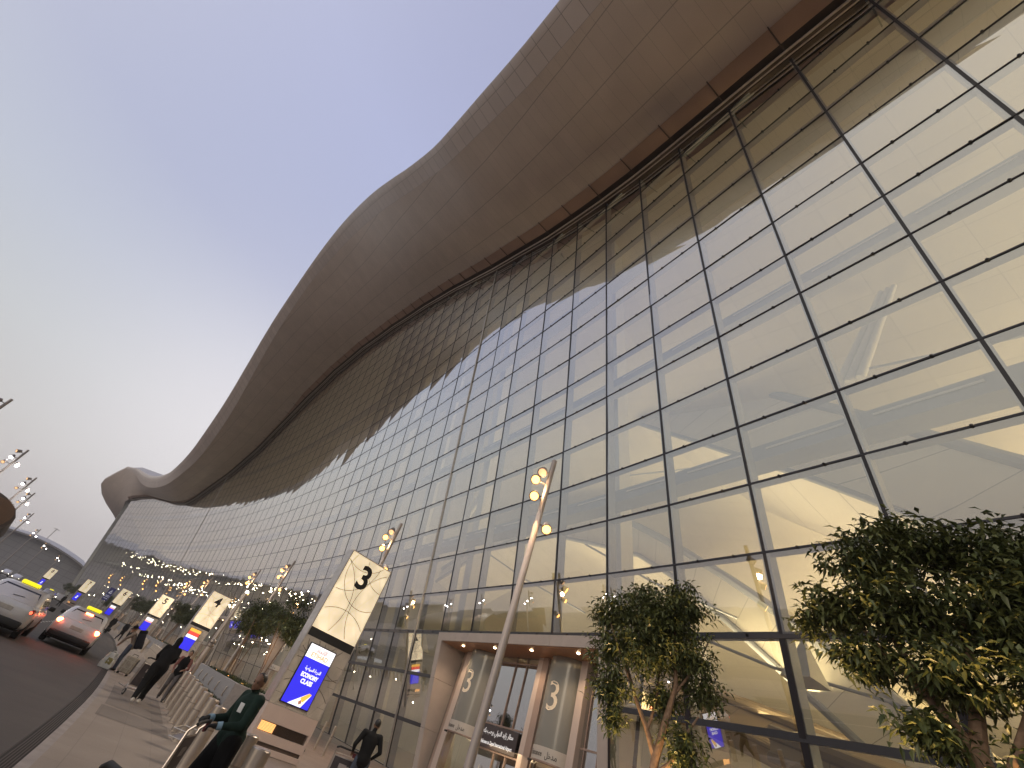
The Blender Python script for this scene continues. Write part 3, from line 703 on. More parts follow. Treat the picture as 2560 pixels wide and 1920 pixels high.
def arc(cx, cz, r, a0, a1, y, x0, x1, z0, z1, n=26):
    """pieces of an arc clipped to a rectangle"""
    out = []; cur = []
    for a in np.linspace(R(a0), R(a1), n):
        x, z = cx + r * math.cos(a), cz + r * math.sin(a)
        if x0 <= x <= x1 and z0 <= z <= z1: cur.append((x, y, z))
        else:
            if len(cur) > 1: out.append(cur)
            cur = []
    if len(cur) > 1: out.append(cur)
    return out
def arcs(name, y, x0, x1, z0, z1, m, par, r=.014):
    mb = MB(); W_ = x1 - x0; cx = (x0 + x1) / 2; zz = z0 + .85
    for (ax, az, rr) in ((cx + W_ * .95, zz + .25, W_ * .92), (cx - W_ * .95, zz + .1, W_ * .92), (cx - .1, zz - W_ * .80, W_ * .80), (cx + .35, zz + 1.35, W_ * .62), (cx - .9, zz + 1.9, W_ * .75), (cx + .9, z1 + .15, W_ * .55), (cx - .3, z1 + .65, W_ * .6)):
        for p in arc(ax, az, rr, 0, 360, y, x0, x1, z0, z1, 90): mb.tube(p, r, 5)
    return mb.build(name, m, par)
def pylon(num, loc, rz, label, screen):
    t = thing('numbered_pylon', label, 'sign pylon', loc, rz, 'numbered check in pylons along the kerb')
    w, D = 1.92, .55; x0, x1 = -w / 2, w / 2; y = -D / 2
    pl = MB(); pl.rbox((0, 0, .085), (w - .02, D - .02, .15), .006)
    pl.rbox((0, 0, .375), (w, D, .23), .008); pl.rbox((0, 0, .965), (w, D, .43), .008)
    pl.rbox((x0 + .05, 0, .62), (.10, D, .262), .004); pl.rbox((x1 - .05, 0, .62), (.10, D, .262), .004)
    pl.build('plinth', M_base, t)
    MB().box((0, 0, .21), (w - .10, D - .10, .11)).build('plinth_recess', M_lamel, t)
    gr = MB(); gr.box((0, .06, .62), (w - .2, D - .16, .262))
    for i in range(9): gr.box((.28, y + .05, .515 + i * .0265), (w - .78, .03, .008))
    gr.build('air_grille', M_lamel, t)
    gl_ = MB()
    for i in range(8): gl_.box((x0 + .37, y + .04, .52 + i * .0285), (.52, .03, .018))
    gl_.build('amber_slats', M_slatlit, t)
    def slab(name, z0, z1, m, dx=0.0):
        mb = MB(); mb.add([(x0 + dx, y, z0), (x1 - dx, y, z0), (x1 - dx, y, z1), (x0 + dx, y, z1)], [(0, 1, 2, 3)], 0, [(0, z0), (w, z0), (w, z1), (0, z1)])
        mb.add([(x0 + dx, -y, z0), (x1 - dx, -y, z0), (x1 - dx, -y, z1), (x0 + dx, -y, z1)], [(3, 2, 1, 0)], 0, [(0, z0), (w, z0), (w, z1), (0, z1)])
        return mb.build(name, m, t, fix=False)
    slab('lattice_body', 1.185, 3.2, M_body)
    arcs('body_line_work', y - .004, x0 + .02, x1 - .02, 1.2, 3.18, M_lineb, t, .009)
    jt = MB()
    for z in (1.5, 2.1, 2.7): jt.box((x0 + .16, y - .002, z), (.3, .006, .008)); jt.box((x1 - .16, y - .002, z), (.3, .006, .008))
    for x in (-.35, .35): jt.box((x, y - .002, 1.26), (.008, .006, .14)); jt.box((x, y - .002, 3.12), (.008, .006, .14))
    jt.build('panel_joints', M_lineb, t)
    MB().rbox((0, 0, 3.335), (w + .01, D + .01, .27), .004).build('dark_band', M_black, t)
    slab('lit_panel', 3.47, 6.27, M_panel, .02)
    arcs('lit_panel_line_work', y - .006, x0 + .03, x1 - .03, 3.5, 6.24, M_line, t, .009)
    fr_ = MB()
    for sx in (-1, 1): fr_.rbox((sx * (w / 2 + .0), 0, 3.75), (.045, D + .02, 5.1), .006)
    fr_.rbox((0, 0, 6.285), (w, D + .02, .04), .006); fr_.build('side_frame', M_tin, t)
    text('numeral', str(num), 1.18, M_num, t, front(.0, y - .012, 5.55), .004, bold=.03)
    # screen
    sc = MB().rbox((-.13, y - .02, 2.175), (1.08, .05, 1.76), .008).build('screen', M_black, t)
    ys = y - .048; cx = -.13
    def plate(name, xa, xb, za, zb, m, yy=ys): return MB().box(((xa + xb) / 2, yy, (za + zb) / 2), (xb - xa, .004, zb - za)).build(name, m, sc)
    L0, L1 = cx - .51, cx + .51
    if screen == 'airline':
        plate('screen_blue_field', L0, L1, 1.325, 2.62, M_blue); plate('screen_header', L0, L1, 2.62, 3.025, M_scrw)
        text('header_arabic', arabic('الاتحاد'), .17, M_tail, sc, front(cx, ys - .006, 2.90), .001, bold=.002)
        text('header_word', 'ETIHAD', .19, M_gold, sc, front(cx, ys - .006, 2.735), .001, bold=.003, width=.66)
        text('class_arabic', arabic('الدرجة السياحية'), .13, M_scrw, sc, front(cx + .02, ys - .006, 2.34), .001, bold=.004, width=.62)
        text('class_word', 'ECONOMY', .17, M_scrw, sc, front(cx, ys - .006, 2.15), .001, bold=.008, width=.66)
        text('class_word', 'CLASS', .17, M_scrw, sc, front(cx - .0, ys - .006, 1.975), .001, bold=.008, width=.45)
        MB().prism([(cx - .28, 1.33), (cx + .22, 1.33), (cx + .40, 1.73), (cx + .30, 1.75)], ys - .008, ys - .004).build('aircraft_tail', M_scrw, sc)
        MB().prism([(cx + .06, 1.56), (cx + .20, 1.46), (cx + .40, 1.73), (cx + .30, 1.75)], ys - .012, ys - .0085).build('aircraft_tail_gold', M_orng, sc)
        MB().prism([(cx + .05, 1.46), (cx + .12, 1.52), (cx + .19, 1.44), (cx + .10, 1.38)], ys - .014, ys - .0125).build('aircraft_tail_emblem', M_tail, sc)
    elif screen == 'striped':
        plate('screen_blue_field', L0, L1, 1.325, 2.25, M_blue); plate('screen_white_band', L0, L1, 2.25, 2.50, M_scrw); plate('screen_red_band', L0, L1, 2.50, 2.78, M_red); plate('screen_amber_band', L0, L1, 2.78, 3.025, M_orng)
    elif screen == 'white':
        plate('screen_blue_field', L0, L1, 1.325, 2.45, M_blue); plate('screen_pink_band', L0, L1, 2.45, 2.65, M_pink); plate('screen_white_band', L0, L1, 2.65, 3.025, M_scrw)
    else:
        plate('screen_blue_field', L0, L1, 1.325, 3.025, M_blue)
        MB().ball((cx + .08, ys, 2.30), (.17, .006, .17), 14, 8).build('screen_symbol_head', M_scrw, sc)
        MB().prism([(cx - .22, 1.85), (cx + .2, 1.85), (cx + .12, 2.1), (cx - .1, 2.1)], ys - .006, ys - .002).build('screen_symbol_body', M_scrw, sc)
    return t
pylon(3, (8.12, 17.58, 0), R(-1), 'tall lit pylon numbered 3 with the airline economy class screen, nearest the viewer', 'airline')
pylon(4, (12.55, 54.6, 0), 0, 'lit pylon numbered 4 with amber, red and white bands over its blue screen', 'striped')
pylon(5, (14.6, 93.0, 0), 0, 'lit pylon numbered 5 with a white and pink topped blue screen', 'white')
pylon(6, (13.1, 131, 0), R(3), 'lit pylon numbered 6, its screen white above blue, beyond pylon 5', 'white')
pylon(7, (8.3, 167, 0), R(5), 'small far pylon numbered 7 with an all blue symbol screen', 'blue')
pylon(8, (0.0, 205, 0), R(8), 'smallest and farthest pylon numbered 8 with an all blue symbol screen', 'blue')

# ------------------------------------------------------------------ lamp posts
M_pole = mat('lamp_pole_grey', (.40, .355, .34), .4, .25, var=.05, scale=2)
M_head = mat('lamp_head_grey', (.33, .29, .27), .4, .3)
M_lens = emis('lamp_lens_warm', (1, .50, .13), 5); M_lensw = emis('lamp_lens_white', (1, .96, .92), 30); M_lensoff = emis('lamp_lens_dim', (1, .6, .3), 1.2)
def lamp_post(loc, rz, label, warm=True, group='leaning headed lamp posts along the planting strip', H=11.0, heads=((10.35, 150, .32, 45, -140), (9.85, 160, .52, 58, -135), (9.2, 165, .42, 58, -130), (8.3, -30, .36, 48, -125))):
    t = thing('lamp_post', label, 'lamp post', loc, rz, group)
    p = MB().tube([(0, 0, 0), (0, 0, H * .45), (0, 0, H)], [.125, .118, .1], 14).build('pole', M_pole, t, smooth=True)
    MB().lathe((0, 0, 0), [(.2, 0), (.2, .03), (.14, .05), (.11, .1)], 14).build('base_plate', M_pole, t)
    MB().rbox((0, -.1, 1.0), (.09, .03, .34), .01).build('service_hatch', M_head, t)
    for i, (z, az, l, tilt, aa) in enumerate(heads):
        a = R(az); d = Vector((math.cos(a), math.sin(a), 0)); c = Vector((0, 0, z)) + d * l
        da = Vector((math.cos(R(aa)), math.sin(R(aa)), 0)); aim = (da * math.sin(R(tilt)) + Vector((0, 0, -1)) * math.cos(R(tilt))).normalized()
        q = Vector((0, 0, 1)).rotation_difference(aim).to_matrix()
        h = MB(); h.lathe(c, [(0, -.24), (.13, -.21), (.165, -.06), (.18, .16), (.195, .17), (.195, .19), (.165, .19)], 14, 0, q)
        h.tube([(0, 0, z + .02), tuple(c - aim * .05)], .035, 6)
        ho = h.build('spotlight', M_head, t, smooth=True)
        MB().lathe(c + aim * .175, [(0, .035), (.12, .03), (.185, 0)], 14, 0, q).build('lens', (M_lensoff if i == 0 else M_lens) if warm else (M_lensoff if i % 3 == 0 else M_lensw), ho, smooth=True)
    return t
def plant(s, off=9.0, z=0): return fp(s, off, z)
LPS = [(-22.4, 'grey lamp post standing before portal 3, nearest the viewer'), (-7.6, 'grey lamp post rising behind the lit panel of pylon 3'), (17.4, 'grey lamp post just beyond the planter, between pylons 3 and 4'), (31.6, 'grey lamp post close to the right edge of pylon 4'), (59.5, 'grey lamp post before pylon 5'), (74.1, 'grey lamp post beyond pylon 5'),
       (101.3, 'distant lamp post before pylon 6'), (115.9, 'distant lamp post beyond pylon 6'), (143.1, 'distant lamp post before pylon 7'), (157.7, 'distant lamp post beyond pylon 7')]
lp0 = None
for i, (s, lb) in enumerate(LPS):
    if lp0 is None: lp0 = lamp_post(plant(s), 0, lb)
    else: copy_tree(lp0, plant(s), (0, .3, -.2, .1)[i % 4], lb)
    if i < 6:
        q = plant(s, 9.4, 9.6); lamp('POINT', q, 70, (1, .62, .3), .15); lamp('SPOT', plant(s, 9.7, 9.0), 1700, (1, .84, .68), 1.2, rot=Vector((-.35, -.05, -1)).to_track_quat('-Z', 'Y').to_euler(), spot_size=R(125), spot_blend=.7)
    if i == 0:
        q = plant(s, 9.16, 7.9); lamp('SPOT', (q.x - .35, q.y - .2, 8.75), 260, (1, .55, .2), .05, rot=Vector((.28, .2, -1)).to_track_quat('-Z', 'Y').to_euler(), spot_size=R(60), spot_blend=.7)
wl = ((-10.7, 49, 'tall floodlight post across the road, nearest of its row, cut by the frame edge'), (-9.8, 66, 'tall floodlight post across the road, second of its row'), (-9.1, 81.5, 'tall floodlight post across the road, third of its row'), (-9.4, 97, 'tall floodlight post across the road beside the ribbed canopy'),
      (-9.8, 128, 'floodlight post beyond the ribbed canopy, before the far pier'), (-8.5, 158, 'far floodlight post between the canopy and the small taxi'), (-6.0, 190, 'far floodlight post near pylon 8'), (-1.5, 226, 'farthest floodlight post by the end of the glass terminal'))
lw0 = None
for x, y, lb in wl:
    if lw0 is None: lw0 = lamp_post((x, y, 0), 0, lb, False, 'white floodlight posts across the road', heads=((10.5, 200, .5, 60, 200), (9.9, 150, .5, 40, -100), (9.45, -20, .4, 40, -60), (9.2, 190, .55, 45, -110)))
    else: copy_tree(lw0, (x, y, 0), .2, lb)
    if y < 100: lamp('SPOT', (x + .4, y, 9.6), 1500, (1, .93, .86), .8, rot=Vector((.45, -.15, -1)).to_track_quat('-Z', 'Y').to_euler(), spot_size=R(130), spot_blend=.7)

# ------------------------------------------------------------------ bollards
M_bol = mat('bollard_steel', (.50, .43, .37), .33, .75, var=.1, scale=3)
M_bolt = mat('bollard_top', (.32, .27, .23), .4, .6)
def bollard(label, loc, r=.125, h=1.0, group='steel bollards in a row along the kerb'):
    t = thing('bollard', label, 'bollard', loc, 0, group)
    MB().lathe((0, 0, 0), [(r + .03, 0), (r + .03, .015), (r, .02), (r, h - .012), (r - .012, h)], 18).build('post', M_bol, t, smooth=True)
    MB().lathe((0, 0, h), [(r - .012, -.004), (r - .014, .004), (0, .008)], 18).build('top_disc', M_bolt, t)
    MB().lathe((0, 0, h * .62), [(r + .002, 0), (r + .003, .012), (r + .002, .024)], 18).build('joint_ring', M_bolt, t)
    return t
b0 = bollard('steel bollard in the kerbside row, one of many alike', fp(-22.3, 15.0, 0))
for s in list(np.arange(-20.8, -11, 1.55)) + list(np.arange(-9.7, 18, 1.5)) + list(np.arange(24, 60, 1.5)) + list(np.arange(66, 100, 1.5)):
    copy_tree(b0, fp(s, 15.0, 0))
def at_top(px, py, z):
    d = ROT @ np.array([px - CX, -(py - CY), -F_PX]); t = (z - CAM_H) / d[2]; return (d[0] * t, d[1] * t)
for px, py, lb in ((629, 1836, 'shiny steel bollard behind the man in green, before the amber grille of pylon 3'), (656, 1872, 'shiny steel bollard with a bright rim in the foreground before the plinth of pylon 3')):
    x, y = at_top(px, py, 1.0); b = bollard(lb, (x, y, 0), .13, 1.0, 'foreground bollards before pylon 3')
# slim posts before the glass
sp0 = None
for i, (s, o) in enumerate(((-9.1, 7.86), (-7.6, 7.8), (-6.1, 7.8), (-4.6, 7.8), (-15.2, 5.2), (-13.4, 4.6))):
    if sp0 is None: sp0 = bollard('slim steel post standing between pylon 3 and the glass', fp(s, o, 0), .055, 1.1, 'slim posts before the glass')
    else: copy_tree(sp0, fp(s, o, 0))
# light column beside pylon 4
t = thing('light_column', 'thick pale pole with a collar and small lamp rising beside the right edge of pylon 4', 'light column', (5.85, 22.1, 0))
MB().tube([(0, 0, 0), (0, 0, 1.9)], .085, 12).build('lower_pole', M_bol, t, smooth=True)
MB().lathe((0, 0, 1.88), [(.085, 0), (.12, .03), (.12, .1), (.085, .14), (.12, .17), (.11, .24), (.06, .28)], 12).build('collar', M_bolt, t)
MB().tube([(0, 0, 2.1), (0, 0, 3.95)], .055, 10).build('upper_pole', M_bol, t, smooth=True)
MB().ball((0, 0, 3.98), .06, 10, 6).build('lamp', M_lensw, t)

# ------------------------------------------------------------------ granite planter with its rods
M_gran = mat('grey_granite', (.30, .285, .29), .6, var=.1, scale=9, bump=.05)
M_soil = mat('planting_soil', (.06, .05, .035), .9, var=.3, scale=8, bump=.4)
M_gcov = mat('ground_cover', (.045, .065, .022), .6, var=.4, scale=6)
def ground_cover(name, s0, s1, o0, o1, z, n, h, parent=None):
    mb = MB()
    for _ in range(n):
        s = rng.uniform(s0, s1); o = rng.uniform(o0, o1); p = fp(s, o, z)
        for k in range(4):
            a = rng.uniform(0, 2 * PI); l = rng.uniform(.4, 1) * h; d = Vector((math.cos(a), math.sin(a), 0)); w = Vector((-d.y, d.x, 0)) * .025
            mb.add([p + w, p - w, p + d * l * .5 - w * .8 + Vector((0, 0, l * .8)), p + d * l * .5 + w * .8 + Vector((0, 0, l * .8)), p + d * l * .9 + Vector((0, 0, l))], [(0, 1, 2, 3), (3, 2, 4)])
    o = mb.build(name, M_gcov, parent, fix=False); tag(o, kind='stuff'); return o
pw = [(-5.0, 10.5, 'low grey granite planter wall with short rods behind the near bollards'), (-3.6 + 43, 56, 'far grey granite planter wall beyond pylon 4'), (81, 98, 'far grey granite planter wall beyond pylon 5')]
for i, (s0, s1, lb) in enumerate(pw):
    t = thing('planter', lb, 'planter', fp((s0 + s1) / 2, 9, 0), heading((s0 + s1) / 2), 'granite planters')
    Lh = (s1 - s0) / 2
    mb = MB(); n = 5
    for k in range(n):
        y0, y1 = -Lh + 2 * Lh * k / n, -Lh + 2 * Lh * (k + 1) / n; mb.rbox((-3.0, (y0 + y1) / 2, .55), (.3, y1 - y0 - .006, 1.1), .012)
    mb.rbox((-1.75, -Lh - .15, .55), (2.8, .3, 1.1), .012); mb.rbox((-1.75, Lh + .15, .55), (2.8, .3, 1.1), .012); mb.rbox((-.45, 0, .5), (.2, 2 * Lh, 1.0), .012)
    mb.build('wall', M_gran, t)
    MB().box((-1.7, 0, .45), (2.3, 2 * Lh - .1, .9)).build('soil', M_soil, t)
    for y in np.linspace(-Lh + .8, Lh - .8, max(3, int(Lh * .9))):
        MB().tube([(-3.19, y, .42), (-3.22, y, .48), (-3.22, y, .78), (-3.19, y, .84)], .035, 8).build('rod', M_bol, t, smooth=True)
    ground_cover('ground_cover_plants', s0 + .4, s1 - .4, 9.7, 11.7, .9, 500 if i == 0 else 200, .34)
ground_cover('low_hedge_plants', -5, 9, 12.15, 12.5, 0, 420, .35)
# planting strip before portal 3 for the two near trees
t = thing('planter', 'low planting kerb at the foot of the two near trees', 'planter', fp(-33, 9, 0), heading(-33), 'granite planters')
mb = MB()
for x in (-2.2, 2.2): mb.rbox((x, 0, .15), (.2, 15, .3), .012)
for y in (-7.6, 7.6): mb.rbox((0, y, .15), (4.6, .2, .3), .012)
mb.build('wall', M_gran, t); MB().box((0, 0, .12), (4.2, 15, .24)).build('soil', M_soil, t)

# dark blue information panel
t = thing('information_board', 'dark blue board with a white arrow emblem on two posts before pylon 6', 'sign', (9.9, 121, 0), R(2))
M_nav = emis('board_navy', (.03, .03, .10), .6)
MB().rbox((0, 0, 4.2), (1.05, .1, 2.3), .02).build('board', M_nav, t)
M_wh = emis('board_marks', (.6, .6, .66), .5)
MB().prism([(-.28, 4.35), (.3, 4.35), (.05, 5.0)], -.07, -.055).build('arrow_mark', M_wh, t)
MB().prism([(-.05, 4.45), (.18, 4.45), (.06, 4.8)], -.08, -.072).build('arrow_centre', M_nav, t)
mb = MB()
for z in (3.95, 3.75, 3.45): mb.box((0, -.058, z), (.7, .012, .07))
mb.build('text_lines', M_wh, t)
mb = MB(); mb.box((-.52, 0, 4.2), (.03, .12, 2.34)); mb.box((.52, 0, 4.2), (.03, .12, 2.34)); mb.build('frame', M_tin, t)
for x in (-.35, .35): MB().tube([(x, .02, 0), (x, .02, 3.05)], .05, 8).build('post', M_pole, t)
# ------------------------------------------------------------------ trees
def leaf_mat(name, c1, c2):
    m, nt, b = newmat(name); tc = N(nt, 'ShaderNodeTexCoord'); no = N(nt, 'ShaderNodeTexNoise'); no.inputs['Scale'].default_value = 2.2; L(nt, tc.outputs['Object'], no.inputs[0])
    oi = N(nt, 'ShaderNodeNewGeometry')
    mr = N(nt, 'ShaderNodeMapRange'); mr.inputs[1].default_value = .3; mr.inputs[2].default_value = .7; L(nt, math_node(nt, 'ADD', math_node(nt, 'MULTIPLY', no.outputs[0], .5), math_node(nt, 'MULTIPLY', oi.outputs['Random Per Island'], .5)), mr.inputs[0])
    mx = N(nt, 'ShaderNodeMix', data_type='RGBA'); L(nt, mr.outputs[0], mx.inputs[0]); mx.inputs[6].default_value = rgb(c1); mx.inputs[7].default_value = rgb(c2)
    L(nt, mx.outputs[2], b.inputs['Base Color']); b.inputs['Roughness'].default_value = .38
    return m
M_leaf = leaf_mat('leaf_glossy', (.055, .074, .022), (.175, .19, .066))
M_leaff = leaf_mat('leaf_far', (.04, .06, .018), (.12, .14, .042))
M_bark = mat('bark_tan', (.30, .19, .125), .75, var=.3, scale=14, bump=.4)
def tree_mesh(trunk, clumps, n_leaf, ll, lw, seed, lm, name='ornamental_tree'):
    """trunk: list of polylines [(x,y,z,r)...]; clumps: (x,y,z,rx,ry,rz)"""
    rg = np.random.default_rng(seed)
    t = bpy.data.objects.new(name, None); C.objects.link(t); t.empty_display_size = .2
    mb = MB()
    for pl in trunk: mb.tube([p[:3] for p in pl], [p[3] for p in pl], 9)
    mb.build('trunk', M_bark, t, smooth=True)
    vol = np.array([c[3] * c[4] * c[5] for c in clumps]) ** .75; vol /= vol.sum()
    V = []; Fc = []; tw = MB()
    for ci, c in enumerate(clumps):
        nsp = max(6, int(n_leaf * vol[ci] / 9))
        for _ in range(nsp):
            d = rg.normal(size=3); d /= np.linalg.norm(d); rr = rg.uniform(.15, 1.0) ** .6 * rg.uniform(.85, 1.12)
            if d[2] < -.5: rr *= .85
            tip = np.array(c[:3]) + d * rr * np.array(c[3:6]); out = d * np.array([1, 1, .6]) + np.array([0, 0, .35]) + rg.normal(size=3) * .35; out /= np.linalg.norm(out)
            sl = ll * rg.uniform(1.6, 3.2)
            b0 = tip - out * sl
            if rg.random() < .25: tw.tube([tuple(b0), tuple(tip)], [.006, .003], 3, cap=False)
            for k in range(9):
                f = k / 8; p = b0 + out * sl * f
                a = k * 2.4 + rg.uniform(-.4, .4); u = np.cross(out, [0, 0, 1]); nu = np.linalg.norm(u); u = u / nu if nu > .01 else np.array([1, 0, 0]); w = np.cross(u, out)
                dr = (u * math.cos(a) + w * math.sin(a)) * .9 + out * .55 - np.array([0, 0, .25]) * rg.uniform(0, 1.6); dr /= np.linalg.norm(dr)
                sd = np.cross(dr, [0, 0, 1]) + rg.normal(size=3) * .25; sd -= dr * (sd @ dr); sd /= max(1e-6, np.linalg.norm(sd)); up = np.cross(sd, dr)
                l = ll * rg.uniform(.7, 1.25); w2 = lw * rg.uniform(.8, 1.2) / 2; o = len(V)
                V += [p, p + dr * l * .45 + sd * w2 + up * .012, p + dr * l * .45 - sd * w2 + up * .012, p + dr * l * .42, p + dr * l - np.array([0, 0, l * .22])]
                Fc += [(o, o + 1, o + 3), (o, o + 3, o + 2), (o + 3, o + 1, o + 4), (o + 3, o + 4, o + 2)]
    me = bpy.data.meshes.new('crown'); me.from_pydata([tuple(map(float, v)) for v in V], [], Fc); me.materials.append(lm); me.update()
    cr_ = bpy.data.objects.new('crown', me); C.objects.link(cr_); cr_.parent = t
    if len(tw.v) > 6000: tw.build('twigs', M_bark, t)
    return t
# near tree 1, beside portal 3 (coordinates local to its foot, x along the picture's right, y away)
P1 = (9.0, 5.1, 0); P2 = (8.05, .62, 0)
def loc_tree(base, mulv):
    """view-aligned local axes at the tree: r (to the viewer's right), d (away), z"""
    d = Vector((base[0], base[1], 0)).normalized(); r = Vector((d.y, -d.x, 0)); return lambda a, b, z, *k: ((r * a + d * b).x, (r * a + d * b).y, z) + k
q = loc_tree(P1, 0)
T1 = [[q(-.05, 0, 0, .11), q(-.02, 0, 1.4, .095), q(.03, 0, 2.35, .085), q(.06, .02, 2.75, .07)],
      [q(.06, .02, 2.7, .06), q(-.12, .05, 3.1, .045), q(-.35, .1, 3.5, .035), q(-.62, .1, 4.1, .02)],
      [q(.06, .02, 2.7, .075), q(.2, 0, 3.3, .06), q(.35, 0, 3.9, .045), q(.3, .1, 4.9, .02)],
      [q(.03, 0, 2.45, .05), q(.3, -.05, 2.7, .04), q(.5, -.1, 3.1, .03), q(.75, -.1, 3.5, .015)],
      [q(-.1, .05, 3.1, .03), q(.02, .1, 3.6, .022), q(.05, .2, 4.4, .012)], [q(.3, 0, 3.7, .03), q(.75, .1, 4.4, .02), q(1.0, .2, 5.0, .01)], [q(-.35, .1, 3.5, .022), q(-.75, -.1, 4.2, .015), q(-1.0, -.1, 4.7, .008)]]
C1 = [q(-.80, 0, 5.0, .62, .75, .5), q(-.05, .2, 5.15, .75, .9, .55), q(.5, 0, 5.4, .5, .7, .45), q(-.4, .3, 5.55, .45, .6, .35), q(.3, .3, 5.8, .35, .5, .35), q(-.95, .2, 4.35, .5, .7, .5), q(-.25, -.2, 4.4, .75, .8, .6), q(.55, .1, 4.5, .62, .8, .6), q(.85, .1, 3.95, .38, .6, .45), q(-.85, 0, 3.65, .45, .6, .5), q(-.75, 0, 3.1, .3, .4, .35), q(.5, -.15, 3.0, .42, .55, .45), q(.85, -.1, 2.45, .42, .5, .4), q(.15, .3, 5.0, .85, .6, .7), q(-1.2, .2, 4.9, .3, .4, .3), q(.1, .2, 3.7, .5, .5, .4)]
t = tree_mesh(T1, C1, 14500, .14, .048, 3, M_leaf); t.location = P1
tag(t, 'leafy street tree with pale forked trunk right beside portal 3', 'tree', 'ornamental trees in the planting strip')
q = loc_tree(P2, 0)
T2 = [[q(.1, 0, 0, .17), q(.12, 0, 1.6, .15), q(.05, 0, 2.9, .13), q(-.02, 0, 3.5, .11)], [q(-.02, 0, 3.4, .09), q(-.25, .05, 3.9, .07), q(-.45, .1, 4.5, .04), q(-.6, .2, 5.2, .02)], [q(0, 0, 3.4, .09), q(.2, .1, 4.2, .06), q(.3, .2, 5.2, .03)], [q(.05, 0, 3.0, .06), q(.5, -.1, 3.8, .045), q(.9, -.1, 4.6, .02)],
      [q(-.2, 0, 3.8, .04), q(-.7, 0, 4.5, .03), q(-1.0, 0, 5.1, .012)], [q(.2, .1, 4.2, .04), q(-.1, .1, 5.0, .03), q(-.2, .1, 5.7, .012)]]
C2 = [q(-.55, 0, 5.75, .75, .8, .5), q(.25, .1, 5.95, .7, .8, .5), q(.9, 0, 5.7, .8, .8, .6), q(-1.05, .1, 5.0, .6, .7, .45), q(-.3, -.1, 5.0, .8, .8, .6), q(.6, 0, 5.0, .9, .9, .7), q(1.3, .1, 5.0, .8, .8, .8), q(-.85, 0, 4.4, .55, .6, .45), q(0, -.2, 4.2, .8, .7, .5), q(.9, 0, 4.2, .9, .8, .6), q(-.35, -.1, 3.55, .5, .5, .4), q(.75, -.1, 3.35, .8, .7, .5), q(-1.45, .1, 4.75, .3, .3, .25), q(-.2, 0, 6.25, .35, .4, .28), q(1.6, 0, 4.1, .7, .7, .8), q(1.5, .1, 5.8, .7, .7, .5), q(-.1, -.2, 3.0, .4, .4, .3)]
t = tree_mesh(T2, C2, 20000, .155, .056, 5, M_leaf); t.location = P2
tag(t, 'big dense street tree at the frame edge, its orange lit trunk half hidden', 'tree', 'ornamental trees in the planting strip')
# smaller trees, clumps of several stems, along the strip
def small(seed):
    rg = np.random.default_rng(seed); tr = []; 
    for k in range(3):
        a = rg.uniform(0, 2 * PI); dx, dy = math.cos(a), math.sin(a)
        tr.append([(dx * .1, dy * .1, 0, .038), (dx * .25, dy * .25, 1.4, .033), (dx * .55, dy * .55, 2.8, .026), (dx * .8, dy * .8, 4.2, .015)])
    cl = [(rg.uniform(-1.1, 1.1), rg.uniform(-1.3, 1.3), rg.uniform(3.2, 5.1), rg.uniform(.7, 1.1), rg.uniform(.7, 1.1), rg.uniform(.5, .8)) for _ in range(11)] + [(0, 0, 5.3, .8, .8, .5), (0, 0, 4.2, 1.2, 1.2, .8)]
    return tree_mesh(tr, cl, 4600, .22, .09, seed, M_leaff)
protos = [small(11), small(12), small(13)]
spots = [(-1.5, 10.4, 'bushy small tree in the planter, nearest the lamp post behind pylon 3'), (4, 10.9, 'bushy small tree in the planter, second behind the granite wall'), (9.3, 10.3, 'bushy small tree at the far end of the granite planter beside pylon 4'),
         (43, 10.5, 'small tree between pylons 4 and 5, nearest pylon 4'), (48.5, 11, 'small tree midway between pylons 4 and 5'), (54, 10.3, 'small tree between pylons 4 and 5, close to pylon 5'), (83, 10.6, 'far small tree between pylons 5 and 6, nearer one'), (89, 10.3, 'far small tree between pylons 5 and 6, middle one'), (95, 11, 'far small tree between pylons 5 and 6, next to pylon 6'),
         (122, 10.5, 'far small tree beyond the blue board, nearer one'), (128, 11, 'far small tree beyond the blue board, next to pylon 7'), (168, 11, 'distant small tree left of pylon 7, nearer one'), (176, 10.5, 'distant small tree left of pylon 7, middle one'), (184, 11, 'distant small tree left of pylon 7, farther one')]
for i, (s, o, lb) in enumerate(spots):
    p = protos[i % 3] if i < 3 else copy_tree(protos[i % 3])
    z = .9 if i < 3 else (.9 if i < 9 else 0)
    p.location = fp(s, o, z); p.rotation_euler = (0, 0, i * 1.3); p.scale = ((.98, .98, .92), (.9, .9, .88), (1, 1, .95))[i % 3]
    tag(p, lb, 'tree', 'ornamental trees in the planting strip')
for x, y, lb in ((-12.5, 120, 'hazy far tree across the road under the floodlights'), (-16, 150, 'hazy far tree across the road, farther one')):
    p = copy_tree(protos[1], (x, y, 0), 1.0, lb, 1.3)
